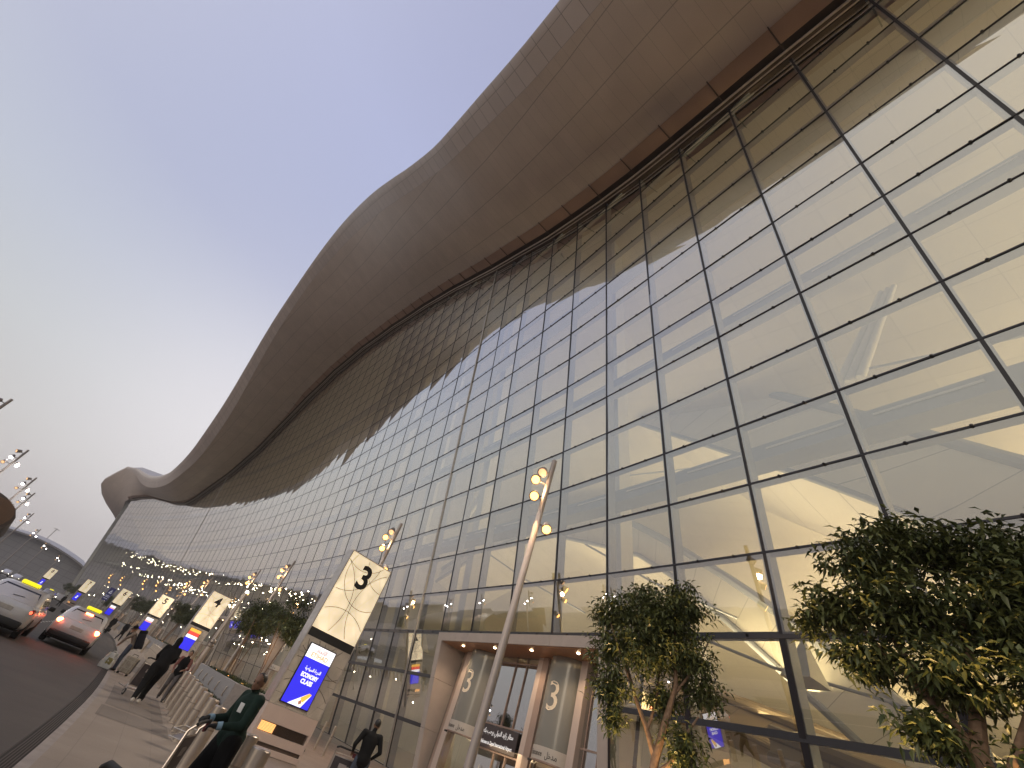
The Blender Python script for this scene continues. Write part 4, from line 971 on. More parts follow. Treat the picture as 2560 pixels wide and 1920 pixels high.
# ground spotlights
def uplight(loc, e, lb, aim=(0, 0, 1), col=(1, .62, .26)):
    t = thing('ground_spotlight', lb, 'spotlight', loc, 0, 'ground spotlights under the trees')
    MB().lathe((0, 0, 0), [(.09, 0), (.10, .1), (.085, .16)], 12).build('housing', M_head, t, smooth=True)
    MB().lathe((0, 0, .165), [(.08, 0), (.07, .012), (0, .016)], 12).build('lens', M_lens, t)
    lamp('SPOT', Vector(loc) + Vector((0, 0, .25)), e, col, .06, rot=Vector(aim).to_track_quat('-Z', 'Y').to_euler(), spot_size=R(75), spot_blend=.6)
uplight((8.55, 4.85, .26), 700, 'small spotlight at the foot of the tree beside portal 3', (.42, .2, 3))
uplight((7.45, .55, .26), 900, 'small spotlight at the foot of the big tree at the frame edge', (.5, .1, 3))
for s, lb in ((-2.6, 'bright ground spotlight in the granite planter, nearest pylon 3'), (2.6, 'bright ground spotlight midway along the granite planter'), (7.6, 'bright ground spotlight at the far end of the granite planter')): uplight(fp(s, 11.3, .95), 170, lb, (.4, .3, 2))
for s, lb in ((45.5, 'far ground spotlight between pylons 4 and 5'), (51, 'far ground spotlight close to pylon 5')): uplight(fp(s, 11.4, .95), 150, lb, (.4, .3, 2))
# spiky yellow green plants in the planter
M_agave = mat('agave_leaf', (.25, .22, .05), .5, var=.25, scale=5)
ag0 = None
for s, o in ((-3.6, 11.4), (-.4, 11.5), (1.2, 11.2), (5.2, 11.5)):
    if ag0 is None:
        mb = MB(); rg = np.random.default_rng(4)
        for k in range(26):
            a = k * 2.4; e = rg.uniform(.5, 1.35); d = Vector((math.cos(a) * math.cos(e), math.sin(a) * math.cos(e), math.sin(e))); w = Vector((-math.sin(a), math.cos(a), 0)) * .022; l = rg.uniform(.3, .5)
            mb.add([w, -w, d * l * .6 - w, d * l * .6 + w, d * l - Vector((0, 0, .05))], [(0, 1, 2, 3), (3, 2, 4)])
        ag0 = mb.build('spiky_plant', M_agave, fix=False); ag0.location = fp(s, o, .9); tag(ag0, 'low spiky yellow green plant lit in the granite planter', 'plant', 'spiky plants in the planter')
    else:
        c = ag0.copy(); C.objects.link(c); c.location = fp(s, o, .9); c.rotation_euler = (0, 0, s)
# ------------------------------------------------------------------ cars
M_paintc = mat('car_paint_silver', (.62, .59, .58), .3, .35, var=.04, scale=2, coat=.6)
M_wing = mat('car_glass_dark', (.015, .012, .014), .08, coat=.5); M_trim = mat('car_trim_black', (.012, .011, .011), .5); M_tyre = mat('tyre_rubber', (.012, .012, .012), .8); M_rim = mat('wheel_rim', (.35, .34, .33), .35, .8)
M_brake = emis('brake_light_lit', (1, .13, .04), 40); M_tailr = mat('tail_light_red', (.28, .008, .01), .2, var=0); M_sign = emis('taxi_sign_yellow', (1, .86, .02), 1.0); M_plate = mat('number_plate', (.5, .46, .42), .5); M_headl = emis('headlight', (1, .9, .72), 25); M_tailg = emis('tail_light_glow', (1, .12, .05), 3)
def rr(cx, cz, hw, hz, r, y, n=4):
    P = []
    for sx, sz, a0 in ((1, 1, 0), (-1, 1, 90), (-1, -1, 180), (1, -1, 270)):
        for k in range(n + 1):
            a = R(a0 + 90 * k / n); P.append((cx + sx * (hw - r) + r * math.cos(a), y, cz + sz * (hz - r) + r * math.sin(a)))
    return P
def car(label, loc, rz, lit=True, sign=True, group='cars on the forecourt road', front_on=False):
    """local: rear bumper at y = 0, nose at y = 4.6"""
    t = thing('taxi' if sign else 'car', label, 'taxi' if sign else 'car', loc, rz, group)
    rings = [rr(0, .66, .70, .22, .10, 0.0), rr(0, .66, .84, .33, .14, .05), rr(0, .66, .905, .38, .16, .22), rr(0, .645, .925, .385, .16, .9), rr(0, .64, .925, .38, .16, 2.2), rr(0, .63, .92, .36, .16, 3.3), rr(0, .60, .90, .32, .15, 4.1), rr(0, .57, .80, .26, .13, 4.45), rr(0, .55, .6, .18, .1, 4.6)]
    mb = MB(); mb.loft(rings)
    # cabin: plan rings stacked in z
    def plan(y0, y1, hw, z, r):
        P = []
        for sx, sy, a0 in ((1, 1, 0), (-1, 1, 90), (-1, -1, 180), (1, -1, 270)):
            for k in range(5):
                a = R(a0 + 90 * k / 4); P.append((sx * (hw - r) + r * math.cos(a), (y1 - r if sy > 0 else y0 + r) + r * math.sin(a), z))
        return P
    mb.loft([plan(.10, 3.35, .86, .98, .2), plan(.20, 3.05, .83, 1.12, .2), plan(.40, 2.60, .76, 1.34, .22), plan(.55, 2.25, .68, 1.455, .25), plan(.72, 2.0, .58, 1.49, .25)])
    mb.build('body', M_paintc, t, smooth=True)
    bp_ = MB(); bp_.rbox((0, .03, .40), (1.62, .16, .22), .05, seg=3); bp_.rbox((0, 4.5, .36), (1.4, .16, .2), .05, seg=3); bp_.rbox((0, 2.3, .27), (1.7, 4.1, .12), .04); bp_.build('lower_bumper', M_trim, t, smooth=True)
    # rear window follows the slope
    q = lambda x, y, z: (x, y - .012, z)
    rw = MB(); rw.add([q(-.66, .205, 1.10), q(.66, .205, 1.10), q(.60, .385, 1.31), q(.56, .46, 1.39), q(-.56, .46, 1.39), q(-.60, .385, 1.31)], [(0, 1, 2, 5), (5, 2, 3, 4)]); rw.build('rear_window', M_wing, t, fix=False)
    MB().tube([(-.1, .18, 1.12), (.25, .22, 1.16)], .008, 5).build('rear_wiper', M_trim, t)
    for sx in (-1, 1):
        sw = MB(); e = .010
        for ya, yb, yc, yd in ((.55, 1.15, 1.2, .80), (1.22, 2.05, 1.95, 1.27), (2.12, 2.85, 2.35, 2.02)):
            sw.add([(sx * (.842 + e), ya, 1.08), (sx * (.842 + e), yb, 1.08), (sx * (.735 + e), yc, 1.37), (sx * (.735 + e), yd, 1.37)], [(0, 1, 2, 3)])
        sw.build('side_windows', M_wing, t, fix=False)
        tl = MB(); tl.rbox((sx * .70, .10, .86), (.30, .14, .17), .04, seg=3); tl.rbox((sx * .45, .07, .875), (.32, .1, .05), .02); to = tl.build('tail_light', M_tailr, t, smooth=True)
        if lit: MB().ball((sx * .74, .02, .85), (.12, .02, .085), 12, 8).build('bulb', M_brake, to, smooth=True)
        hl = MB().rbox((sx * .66, 4.40, .68), (.3, .2, .14), .04, seg=3).build('headlight', M_rim, t, smooth=True)
        if front_on: MB().ball((sx * .64, 4.52, .68), (.12, .02, .07), 10, 6).build('bulb', M_headl, hl)
        mi = MB(); mi.rbox((sx * 1.02, 2.55, 1.08), (.2, .1, .15), .04, seg=3); mi.tube([(sx * .85, 2.6, 1.04), (sx * .95, 2.57, 1.05)], .02, 6); mi.build('wing_mirror', M_trim, t, smooth=True)
        for y in (.88, 3.55):
            w = MB(); qq = Matrix.Rotation(R(90), 3, 'Y'); w.lathe((sx * .83, y, .335), [(.2, -.11), (.31, -.11), (.335, -.08), (.335, .08), (.31, .11), (.2, .11)], 22, 0, qq); wo = w.build('wheel', M_tyre, t, smooth=True)
            MB().lathe((sx * .83, y, .335), [(0, -.105), (.21, -.10), (.21, .10), (0, .105)], 16, 0, qq).build('rim', M_rim, wo)
        dh = MB(); 
        for y in (1.35, 2.3): dh.rbox((sx * .93, y, .86), (.03, .16, .03), .01)
        dh.build('door_handle', M_rim, t)
    if lit: MB().rbox((0, .40, 1.36), (.30, .05, .05), .015).build('high_brake_light', M_brake, t)
    MB().rbox((0, -.003, .76), (.50, .03, .13), .01).build('number_plate', M_plate, t)
    MB().rbox((0, .05, .90), (.70, .05, .03), .01).build('chrome_strip', M_rim, t)
    ex = MB()
    for sx in (-1, 1): ex.tube([(sx * .55, -.03, .33), (sx * .55, .2, .33)], .03, 8)
    ex.build('exhaust', M_rim, t)
    MB().tube([(.3, .75, 1.48), (.3, .62, 1.54)], .008, 4).build('aerial', M_trim, t)
    if sign:
        MB().rbox((0, 1.0, 1.56), (.62, .16, .13), .05, seg=3).build('roof_sign', M_sign, t, smooth=True)
        MB().rbox((0, 1.0, 1.49), (.5, .14, .03), .01).build('sign_base', M_trim, t)
    return t
h2 = heading(-3) + R(1.5)
car('silver taxi with yellow roof sign and all three brake lights glowing, stopped near the kerb', (2.28, 28.3, 0), h2, True, True)
c1 = car('silver taxi at the frame edge with yellow roof sign, nearest the viewer', (-.30, 24.3, 0), heading(-9) + R(2), False, True)
for o in kids(c1):
    if o.name.startswith('tail_light') and o.matrix_basis is not None:
        MB().ball((.76 if any(v.co.x > 0 for v in o.data.vertices) else -.76, .025, .83), (.06, .015, .05), 10, 6).build('bulb', M_tailg, o)
for dx in (-.74, .74): lamp('POINT', (2.28 + dx, 28.1, .85), 2.5, (1, .1, .03), .08)
c3 = car('small distant silver taxi with yellow roof sign parked beyond the dashed line', (1.9, 112, 0), R(-4), False, True)
c4 = car('far car with lit headlights coming down the road beside pylon 8', (-4.6, 172, .3), R(176), False, False, front_on=True)
copy_tree(c4, (-7.5, 182, .4), R(178), 'far car with lit headlights, farther and nearer the road edge')
copy_tree(c4, (4.6, 150, 0), R(182), 'far car with lit headlights pulling in before pylon 7')
# ------------------------------------------------------------------ ribbed canopy and far pier across the road
M_cop = mat('copper_slats', (.34, .19, .10), .4, .3, var=.15); M_copd = mat('canopy_edge', (.14, .10, .075), .5)
t = thing('ribbed_canopy', 'rounded copper ribbed canopy edge cut by the frame across the road', 'canopy', (-6.55, 76, 0), R(4))
def lens(k, n=16): return [(-7.5 * (1 - math.cos(a)) * k * 1.0 - 0, 5.45 + 1.85 * math.sin(a) * min(1, .35 + .65 * math.sqrt(abs(math.sin(a))))) for a in np.linspace(-PI / 2, PI / 2, n)]
prof = [(-12, 3.9), (-5, 3.55), (-2, 3.75), (-.7, 4.25), (-.15, 4.9), (0, 5.5), (-.15, 6.1), (-.8, 6.8), (-2.2, 7.4), (-5, 7.9), (-12, 8.1)]
MB().grid([[(x, y, z) for x, z in prof] for y in (0, 12, 26, 40)]).build('shell', M_copd, t, smooth=True)
MB().add([(x, -.02, z) for x, z in prof], [tuple(range(len(prof)))]).build('end_face', M_copd, t)
mb = MB()
for i in range(26):
    z = 3.72 + i * .13; xr = np.interp(z, [3.55, 3.75, 4.25, 4.9, 5.5, 6.1, 6.8, 7.4], [-3, -2, -.7, -.15, 0, -.15, -.8, -2.2]) - .35
    mb.box(((-12 + xr) / 2, -.12, z), (12 + xr, .2, .075), Euler((0, R(-2.5), 0)).to_matrix())
mb.build('copper_ribs', M_cop, t)
for y in (3, 18, 33): MB().tube([(-6, y, 0), (-6, y, 3.7)], .25, 12).build('column', M_copd, t)
M_pier = seam_mat('pier_glass_wall', (.22, .20, .19), 6, 3, .25, .25, dark=.4, rough=.3); M_pierr = mat('pier_roof', (.46, .43, .42), .5)
t = thing('pier_building', 'pale hazy far pier building with a long arched roof across the road', 'building', (0, 0, 0))
A = []; U = []; Rf = []
for q_ in np.linspace(0, 1, 41):
    x = -140 + 205 * q_; y = 420 - 40 * q_; z = 14.5 + 6.5 * math.exp(-((x + 16) / 34) ** 2) - max(0, (x - 8) / 60) * 16 - 3 * max(0, (-x - 60) / 80)
    Rf.append([(x, y - 5, z - 1.4), (x, y - 6, z - .6), (x, y, z + 1.0), (x, y + 50, z + 4)]); A.append([(x, y, 0), (x, y + 1, z)]); U.append([(x, 0), (x, z)])
MB().grid(Rf).build('roof', M_pierr, t, smooth=True); MB().grid(A, U).build('glass_wall', M_pier, t)
MB().tube([(-15.5, 400, 22), (-15.5, 400, 29)], .25, 6).build('mast', M_pole, t)
mb = MB(); mb.box((-15.5, 400, 28.6), (3.4, .3, .3)); mb.box((-15.5, 400, 27.9), (.3, 2, .8)); mb.build('mast_head', M_pole, t)
# ------------------------------------------------------------------ people
M_skin = mat('skin_brown', (.20, .105, .065), .5, var=.05); M_skin2 = mat('skin_tan', (.34, .19, .125), .5, var=.05)
M_hair = mat('hair_black', (.012, .01, .01), .5)
def cloth(n, c, v=.2): return mat(n, c, .85, var=v, scale=9, bump=.15, spec=.2)
M_green = cloth('jacket_dark_green', (.013, .028, .022)); M_dark = cloth('cloth_black', (.008, .008, .009)); M_jean = cloth('denim_blue', (.07, .085, .12)); M_greyt = cloth('trousers_grey', (.13, .115, .115))
M_beige = cloth('jacket_beige', (.24, .19, .155)); M_redd = cloth('top_dark_red', (.13, .012, .014)); M_pinkc = cloth('sleeve_rose', (.25, .105, .09)); M_shoe = mat('shoe_white', (.6, .55, .5), .6); M_shoed = mat('shoe_dark', (.02, .018, .018), .6)
M_glove = mat('glove_black', (.01, .009, .009), .8); M_cuff = cloth('cuff_light_blue', (.22, .33, .42)); M_navyc = cloth('cloth_navy', (.015, .015, .022))
def capsule(mb, a, b, ra, rb, n=12):
    a, b = Vector(a), Vector(b); d = b - a; l = d.length; 
    if l < 1e-5: mb.ball(a, ra, n, 8); return
    q = Vector((0, 0, 1)).rotation_difference(d / l).to_matrix(); pr = []
    for k in range(5): t = -PI / 2 + PI / 2 * k / 4; pr.append((max(ra * math.cos(t), 0), ra * math.sin(t)))
    for k in range(5): t = PI / 2 * k / 4; pr.append((max(rb * math.cos(t), 0), l + rb * math.sin(t)))
    mb.lathe(a, pr, n, 0, q)
def person(name, label, loc, rz, J, regions, mats, vox=.016, hair=None, group=None, scale=1.0, cat='person', face=True, hands=True):
    """J: joints in metres, x right, y forward. regions: list of (joint a, joint b, material slot) used to dress the one continuous body"""
    D = dict(pel=(0, 0, .95), wst=(0, 0, 1.08), cst=(0, .01, 1.3), nk=(0, 0, 1.46), hd=(0, .03, 1.60), look=0.0, nod=0.0,
             shL=(-.185, 0, 1.40), shR=(.185, 0, 1.40), elL=(-.25, -.02, 1.12), elR=(.25, -.02, 1.12), haL=(-.24, .1, .88), haR=(.24, .1, .88),
             hipL=(-.095, 0, .92), hipR=(.095, 0, .92), knL=(-.1, .03, .5), knR=(.1, .03, .5), anL=(-.1, -.02, .09), anR=(.1, -.02, .09), bulk=1.0)
    D.update(J); v = lambda k: Vector(D[k]); mb = MB(); bk = D['bulk']
    def ring(c, rx, ry, tilt=0, n=18): return [Vector(c) + Vector((rx * math.cos(2 * PI * i / n), ry * math.sin(2 * PI * i / n), 0)) for i in range(n)]
    pel, wst, cst, nk = v('pel'), v('wst'), v('cst'), v('nk')
    T = [(pel - Vector((0, 0, .10)), .11, .10), (pel - Vector((0, 0, .04)), .165, .125), (pel + Vector((0, 0, .03)), .165, .125), (wst, .15, .108), (wst.lerp(cst, .55), .17, .122), (cst, .185, .125), (cst.lerp(nk, .5), .17, .105), (cst.lerp(nk, .78), .11, .08), (nk, .058, .058)]
    mb.loft([ring(c, a * bk, b * bk) for c, a, b in T])
    for s in 'LR':
        capsule(mb, v('sh' + s), v('el' + s), .066 * bk, .05 * bk); capsule(mb, v('el' + s), v('ha' + s), .049 * bk, .034)
        capsule(mb, cst.lerp(nk, .45), v('sh' + s), .07 * bk, .066 * bk)
        lg = D.get('leg', 1.12); capsule(mb, v('hip' + s), v('kn' + s), .096 * bk * lg, .07 * bk * lg); capsule(mb, v('kn' + s), v('an' + s), .068 * bk * lg, .054 * lg)
        an = v('an' + s); f = D.get('toe' + s, (0, 1, 0)); f = Vector(f).normalized(); capsule(mb, an - f * .05 - Vector((0, 0, .045)), an + f * .15 - Vector((0, 0, .055)), .042, .034)
        if hands:
            ha, el = v('ha' + s), v('el' + s); d = (ha - el).normalized(); side = d.cross(Vector((0, 0, 1))); side = side.normalized() if side.length > .1 else Vector((1, 0, 0)); nrm = side.cross(d)
            pc = ha + d * .055
            capsule(mb, ha + side * .012, pc + side * .016, .024, .022, 8); capsule(mb, ha - side * .012, pc - side * .018, .024, .02, 8)
            cl = D.get('curl', .5)
            for fi, (o, l) in enumerate(((-.03, .062), (-.010, .074), (.011, .07), (.031, .054))):
                p0 = pc + side * o + d * .015; p1 = p0 + (d * (1 - cl * .3) - nrm * cl * .7).normalized() * l * .5; p2 = p1 + (d * (.9 - cl) - nrm * cl * 1.1).normalized() * l * .5
                capsule(mb, p0, p1, .0105, .0095, 6); capsule(mb, p1, p2, .0095, .008, 6)
            ts = side * (1 if s == 'L' else -1); t0 = ha + d * .02 + ts * .025; t1 = t0 + (ts * .7 + d * .7 - nrm * .4).normalized() * .035; capsule(mb, t0, t1, .013, .011, 6); capsule(mb, t1, t1 + (d - nrm * .5).normalized() * .028, .011, .009, 6)
    # head
    hd = v('hd'); Q = Euler((R(D['nod']), 0, R(D['look']))).to_matrix(); H = lambda x, y, z: hd + Q @ Vector((x, y, z))
    capsule(mb, nk - Vector((0, 0, .03)), H(0, -.015, -.05), .056, .052)
    mb.ball(H(0, -.01, .025), (.076, .096, .098), 16, 12, 0, Q); mb.ball(H(0, .022, -.045), (.058, .068, .068), 14, 10, 0, Q); mb.ball(H(0, .05, -.088), (.03, .028, .022), 10, 8, 0, Q)
    if face:
        mb.loft([[H(x, y, z) for x, y in ((-w, .06), (w, .06), (w * .7, yy), (-w * .7, yy))] for z, w, yy in ((.02, .009, .088), (-.01, .012, .100), (-.03, .019, .108), (-.04, .016, .088))])
        mb.ball(H(0, .080, -.062), (.024, .012, .007), 8, 6, 0, Q); mb.ball(H(0, .079, -.074), (.022, .012, .007), 8, 6, 0, Q); mb.ball(H(0, .078, .028), (.052, .016, .011), 10, 6, 0, Q)
        for sx in (-1, 1): mb.ball(H(sx * .077, -.008, -.012), (.011, .02, .032), 8, 6, 0, Q)
    o = mb.build('person_raw', M_skin); md = o.modifiers.new('r', 'REMESH'); md.mode = 'VOXEL'; md.voxel_size = vox; sm = o.modifiers.new('s', 'SMOOTH'); sm.iterations = 3; sm.factor = .5
    if len(regions): pass
    dg = bpy.context.evaluated_depsgraph_get(); dg.update(); me = bpy.data.meshes.new_from_object(o.evaluated_get(dg)); me.name = name; bpy.data.objects.remove(o)
    me.materials.clear(); [me.materials.append(m) for m in mats]
    segs = [(v(a) if isinstance(a, str) else Vector(a), v(b) if isinstance(b, str) else Vector(b), m, r) for a, b, m, r in regions]
    P = np.array([p.center for p in me.polygons]); best = np.full(len(P), 1e9); mi = np.zeros(len(P), int)
    for a, b, m, r in segs:
        a, b = np.array(a), np.array(b); ab = b - a; t = np.clip(((P - a) @ ab) / max(1e-9, ab @ ab), 0, 1); d = np.linalg.norm(P - a - t[:, None] * ab, axis=1) - r
        k = d < best; best[k] = d[k]; mi[k] = m
    me.polygons.foreach_set('material_index', mi.astype(np.int32)); me.polygons.foreach_set('use_smooth', [True] * len(P)); me.update()
    b = bpy.data.objects.new(name, me); C.objects.link(b); b.location = loc; b.rotation_euler = (0, 0, rz); b.scale = (scale,) * 3; tag(b, label, cat, group)
    if face:
        e = MB()
        for sx in (-1, 1): e.ball(H(sx * .031, .078, .006), (.012, .008, .007), 8, 6, 0, Q)
        e.build('eyes', M_black, b)
    if hair:
        hm = MB(); kind, m = hair
        if kind == 'short': hm.ball(H(0, -.022, .04), (.08, .095, .094), 16, 12, 0, Q)
        elif kind == 'crop': hm.ball(H(0, -.020, .036), (.078, .094, .092), 16, 12, 0, Q)
        elif kind == 'scarf':
            hm.ball(H(0, -.015, .025), (.092, .108, .115), 16, 12, 0, Q); hm.loft([[Vector((p[0], p[1], 0)) + c for p in [(rx * math.cos(2 * PI * i / 16), ry * math.sin(2 * PI * i / 16)) for i in range(16)]] for c, rx, ry in ((H(0, -.03, .02), .085, .095), (H(0, -.04, -.1), .085, .09), (H(0, -.05, -.22), .14, .11), (H(0, -.05, -.36), .2, .13))])
        elif kind == 'hat':
            hm.lathe(H(0, -.01, .05), [(.175, -.005), (.17, .012), (.095, .02), (.09, .09), (.06, .12), (0, .125)], 18, 0, Q)
        hm.build({'scarf': 'head_scarf', 'hat': 'brimmed_hat'}.get(kind, 'hair'), m, b, smooth=True)
    return b
def dress(top, leg, skin, shoe, sleeve=None, hand=None):
    sleeve = top if sleeve is None else sleeve; hand = skin if hand is None else hand
    r = [('pel', 'cst', top, .16), ('cst', 'nk', top, .10), ('nk', 'hd', skin, .06), ('hd', 'hd', skin, .10)]
    for s in 'LR': r += [('sh' + s, 'el' + s, sleeve, .06), ('el' + s, 'ha' + s, sleeve, .045), ('ha' + s, 'ha' + s, hand, .055), ('hip' + s, 'kn' + s, leg, .09), ('kn' + s, 'an' + s, leg, .05)]
    return r
def shoes(r, J, slot):
    for s in 'LR': an = Vector(J.get('an' + s, (-.1 if s == 'L' else .1, -.02, .09))); f = Vector(J.get('toe' + s, (0, 1, 0))); r.append((tuple(an - f * .04 - Vector((0, 0, .045))), tuple(an + f * .15 - Vector((0, 0, .055))), slot, .05))
    return r
# man in green pushing a trolley, nearest the viewer
J = dict(look=28, nod=-8, pel=(0, -.03, .97), hd=(0, .05, 1.585), nk=(0, .0, 1.45), haL=(-.17, .40, 1.02), elL=(-.27, .10, 1.10), haR=(.20, .36, 1.04), elR=(.29, .04, 1.10), anL=(-.12, -.28, .10), knL=(-.11, -.02, .52), anR=(.12, .16, .09), knR=(.11, .14, .53), curl=1.0, bulk=1.22, leg=1.2)
fwd = math.atan2(.92, .25)           # faces the road, slightly towards the viewer
gm = person('person', 'man in dark green jacket with white badge pushing a luggage trolley before pylon 3', (3.08, 8.02, 0), R(100), J, shoes(dress(1, 2, 0, 3, hand=4), J, 3), [M_skin, M_green, M_dark, M_shoed, M_glove], .0115, ('crop', M_hair))
bd = MB(); bd.rbox((-.085, .150, 1.27), (.075, .006, .11), .004, Euler((R(-6), 0, R(22))).to_matrix()); bd.build('badge', mat('badge_white', (.75, .75, .75), .4), gm)
cf = MB()
for s in ('L', 'R'):
    a, b = Vector(J['el' + s]), Vector(J['ha' + s]); cf.tube([a.lerp(b, .74), a.lerp(b, .93)], [.050, .045], 12)
cf.build('shirt_cuff', M_cuff, gm, smooth=True)
# woman in black with white shoes, seen from behind, pushing a trolley
J = dict(pel=(.02, 0, .97), cst=(.03, .08, 1.32), nk=(.03, .11, 1.48), hd=(.03, .15, 1.63), shL=(-.15, .09, 1.42), shR=(.2, .09, 1.42), elL=(-.22, .18, 1.16), haL=(-.16, .45, 1.04), elR=(.27, .18, 1.16), haR=(.2, .45, 1.04), anL=(-.12, -.35, .13), knL=(-.1, -.06, .52), anR=(.11, .3, .09), knR=(.1, .24, .52), bulk=1.28, curl=1, leg=1.25)
person('person', 'person in long black clothes, head scarf and white shoes pushing a trolley along the kerb', (4.08, 18.9, 0), R(-6), J, shoes(dress(1, 1, 0, 2), J, 2), [M_skin2, M_dark, M_shoe], .02, ('scarf', M_dark), scale=1.02)
# boy beside her
J = dict(elL=(-.26, .1, 1.12), haL=(-.12, .25, 1.05), elR=(.25, 0, 1.12), haR=(.2, .2, .95), anL=(-.12, .25, .09), knL=(-.1, .2, .5), anR=(.1, -.25, .11), knR=(.1, .02, .5))
person('person', 'youth in black vest with rose sleeves and grey trousers walking by the bollards', (5.42, 22.1, 0), R(165), J, shoes(dress(1, 2, 0, 3, sleeve=4, hand=0), J, 3), [M_skin2, M_dark, M_greyt, M_shoed, M_pinkc], .02, ('short', M_hair), scale=.93)
# traveller with hat and rucksack bending to the luggage
J = dict(pel=(0, -.05, .93), wst=(0, .0, 1.05), cst=(0, .13, 1.25), nk=(0, .22, 1.38), hd=(0, .30, 1.47), nod=-25, shL=(-.18, .18, 1.33), shR=(.18, .18, 1.33), elL=(-.24, .34, 1.12), haL=(-.2, .42, .88), elR=(.24, .36, 1.12), haR=(.2, .44, .86))
bp = person('person', 'traveller in beige jacket, jeans and dark hat stooping under a big rucksack', (4.32, 27.15, 0), R(75), J, shoes(dress(1, 2, 0, 3), J, 3), [M_skin2, M_beige, M_jean, M_shoed], .02, ('hat', M_dark))
t = thing('rucksack', 'big dark rucksack on the back of the stooping traveller', 'rucksack', (4.32, 27.15, 0), R(75))
mb = MB(); mb.rbox((0, -.17, 1.2), (.42, .30, .62), .09, Euler((R(-22), 0, 0)).to_matrix(), seg=4); mb.build('pack', M_navyc, t, smooth=True)
mb = MB(); mb.rbox((0, -.07, 1.5), (.40, .30, .16), .06, Euler((R(-22), 0, 0)).to_matrix(), seg=4); mb.build('lid', M_dark, t, smooth=True)
mb = MB(); mb.rbox((0, -.34, 1.08), (.3, .1, .3), .04, Euler((R(-22), 0, 0)).to_matrix(), seg=3); mb.build('front_pocket', M_dark, t, smooth=True)
# man in black seen from behind
J = dict(cst=(0, .03, 1.33), shL=(-.21, .02, 1.44), shR=(.21, .02, 1.44), nk=(0, .03, 1.5), hd=(.02, .07, 1.64), elL=(-.33, -.04, 1.16), haL=(-.27, .22, 1.02), elR=(.33, -.04, 1.18), haR=(.22, .2, 1.0), anL=(-.11, .22, .09), knL=(-.11, .18, .5), anR=(.11, -.22, .11), knR=(.1, .03, .5), bulk=1.05, curl=1)
person('person', 'man in black top and blue jeans seen from behind before the glass of portal 3', (7.95, 12.15, 0), R(-22), J, shoes(dress(1, 2, 0, 3), J, 3), [M_skin, M_dark, M_jean, M_shoed], .016, ('short', M_hair), scale=1.02)
J = dict(anL=(-.1, .2, .09), anR=(.1, -.2, .1), knL=(-.1, .14, .5))
person('person', 'person in dark clothes and dark red scarf half hidden behind pylon 3', (11.35, 22.2, 0), R(30), J, shoes(dress(1, 2, 0, 3), J, 3), [M_skin2, M_dark, M_dark, M_shoed], .03, ('scarf', M_redd), face=False)
for x, y, a, lb, tp in ((4.0, 104, 20, 'distant dark figure walking on the road edge near the small taxi', M_dark), (7.6, 66, 160, 'distant figure in black beyond the red lit taxi', M_dark), (8.4, 62, 200, 'distant figure in navy standing by pylon 4 kerb', M_navyc), (10.2, 70, 150, 'distant figure in beige near pylon 5 kerb', M_beige)):
    person('person', lb, (x, y, 0), R(a), J, shoes(dress(1, 2, 0, 3), J, 3), [M_skin2, tp, M_dark, M_shoed], .04, ('short', M_hair), face=False, hands=False)

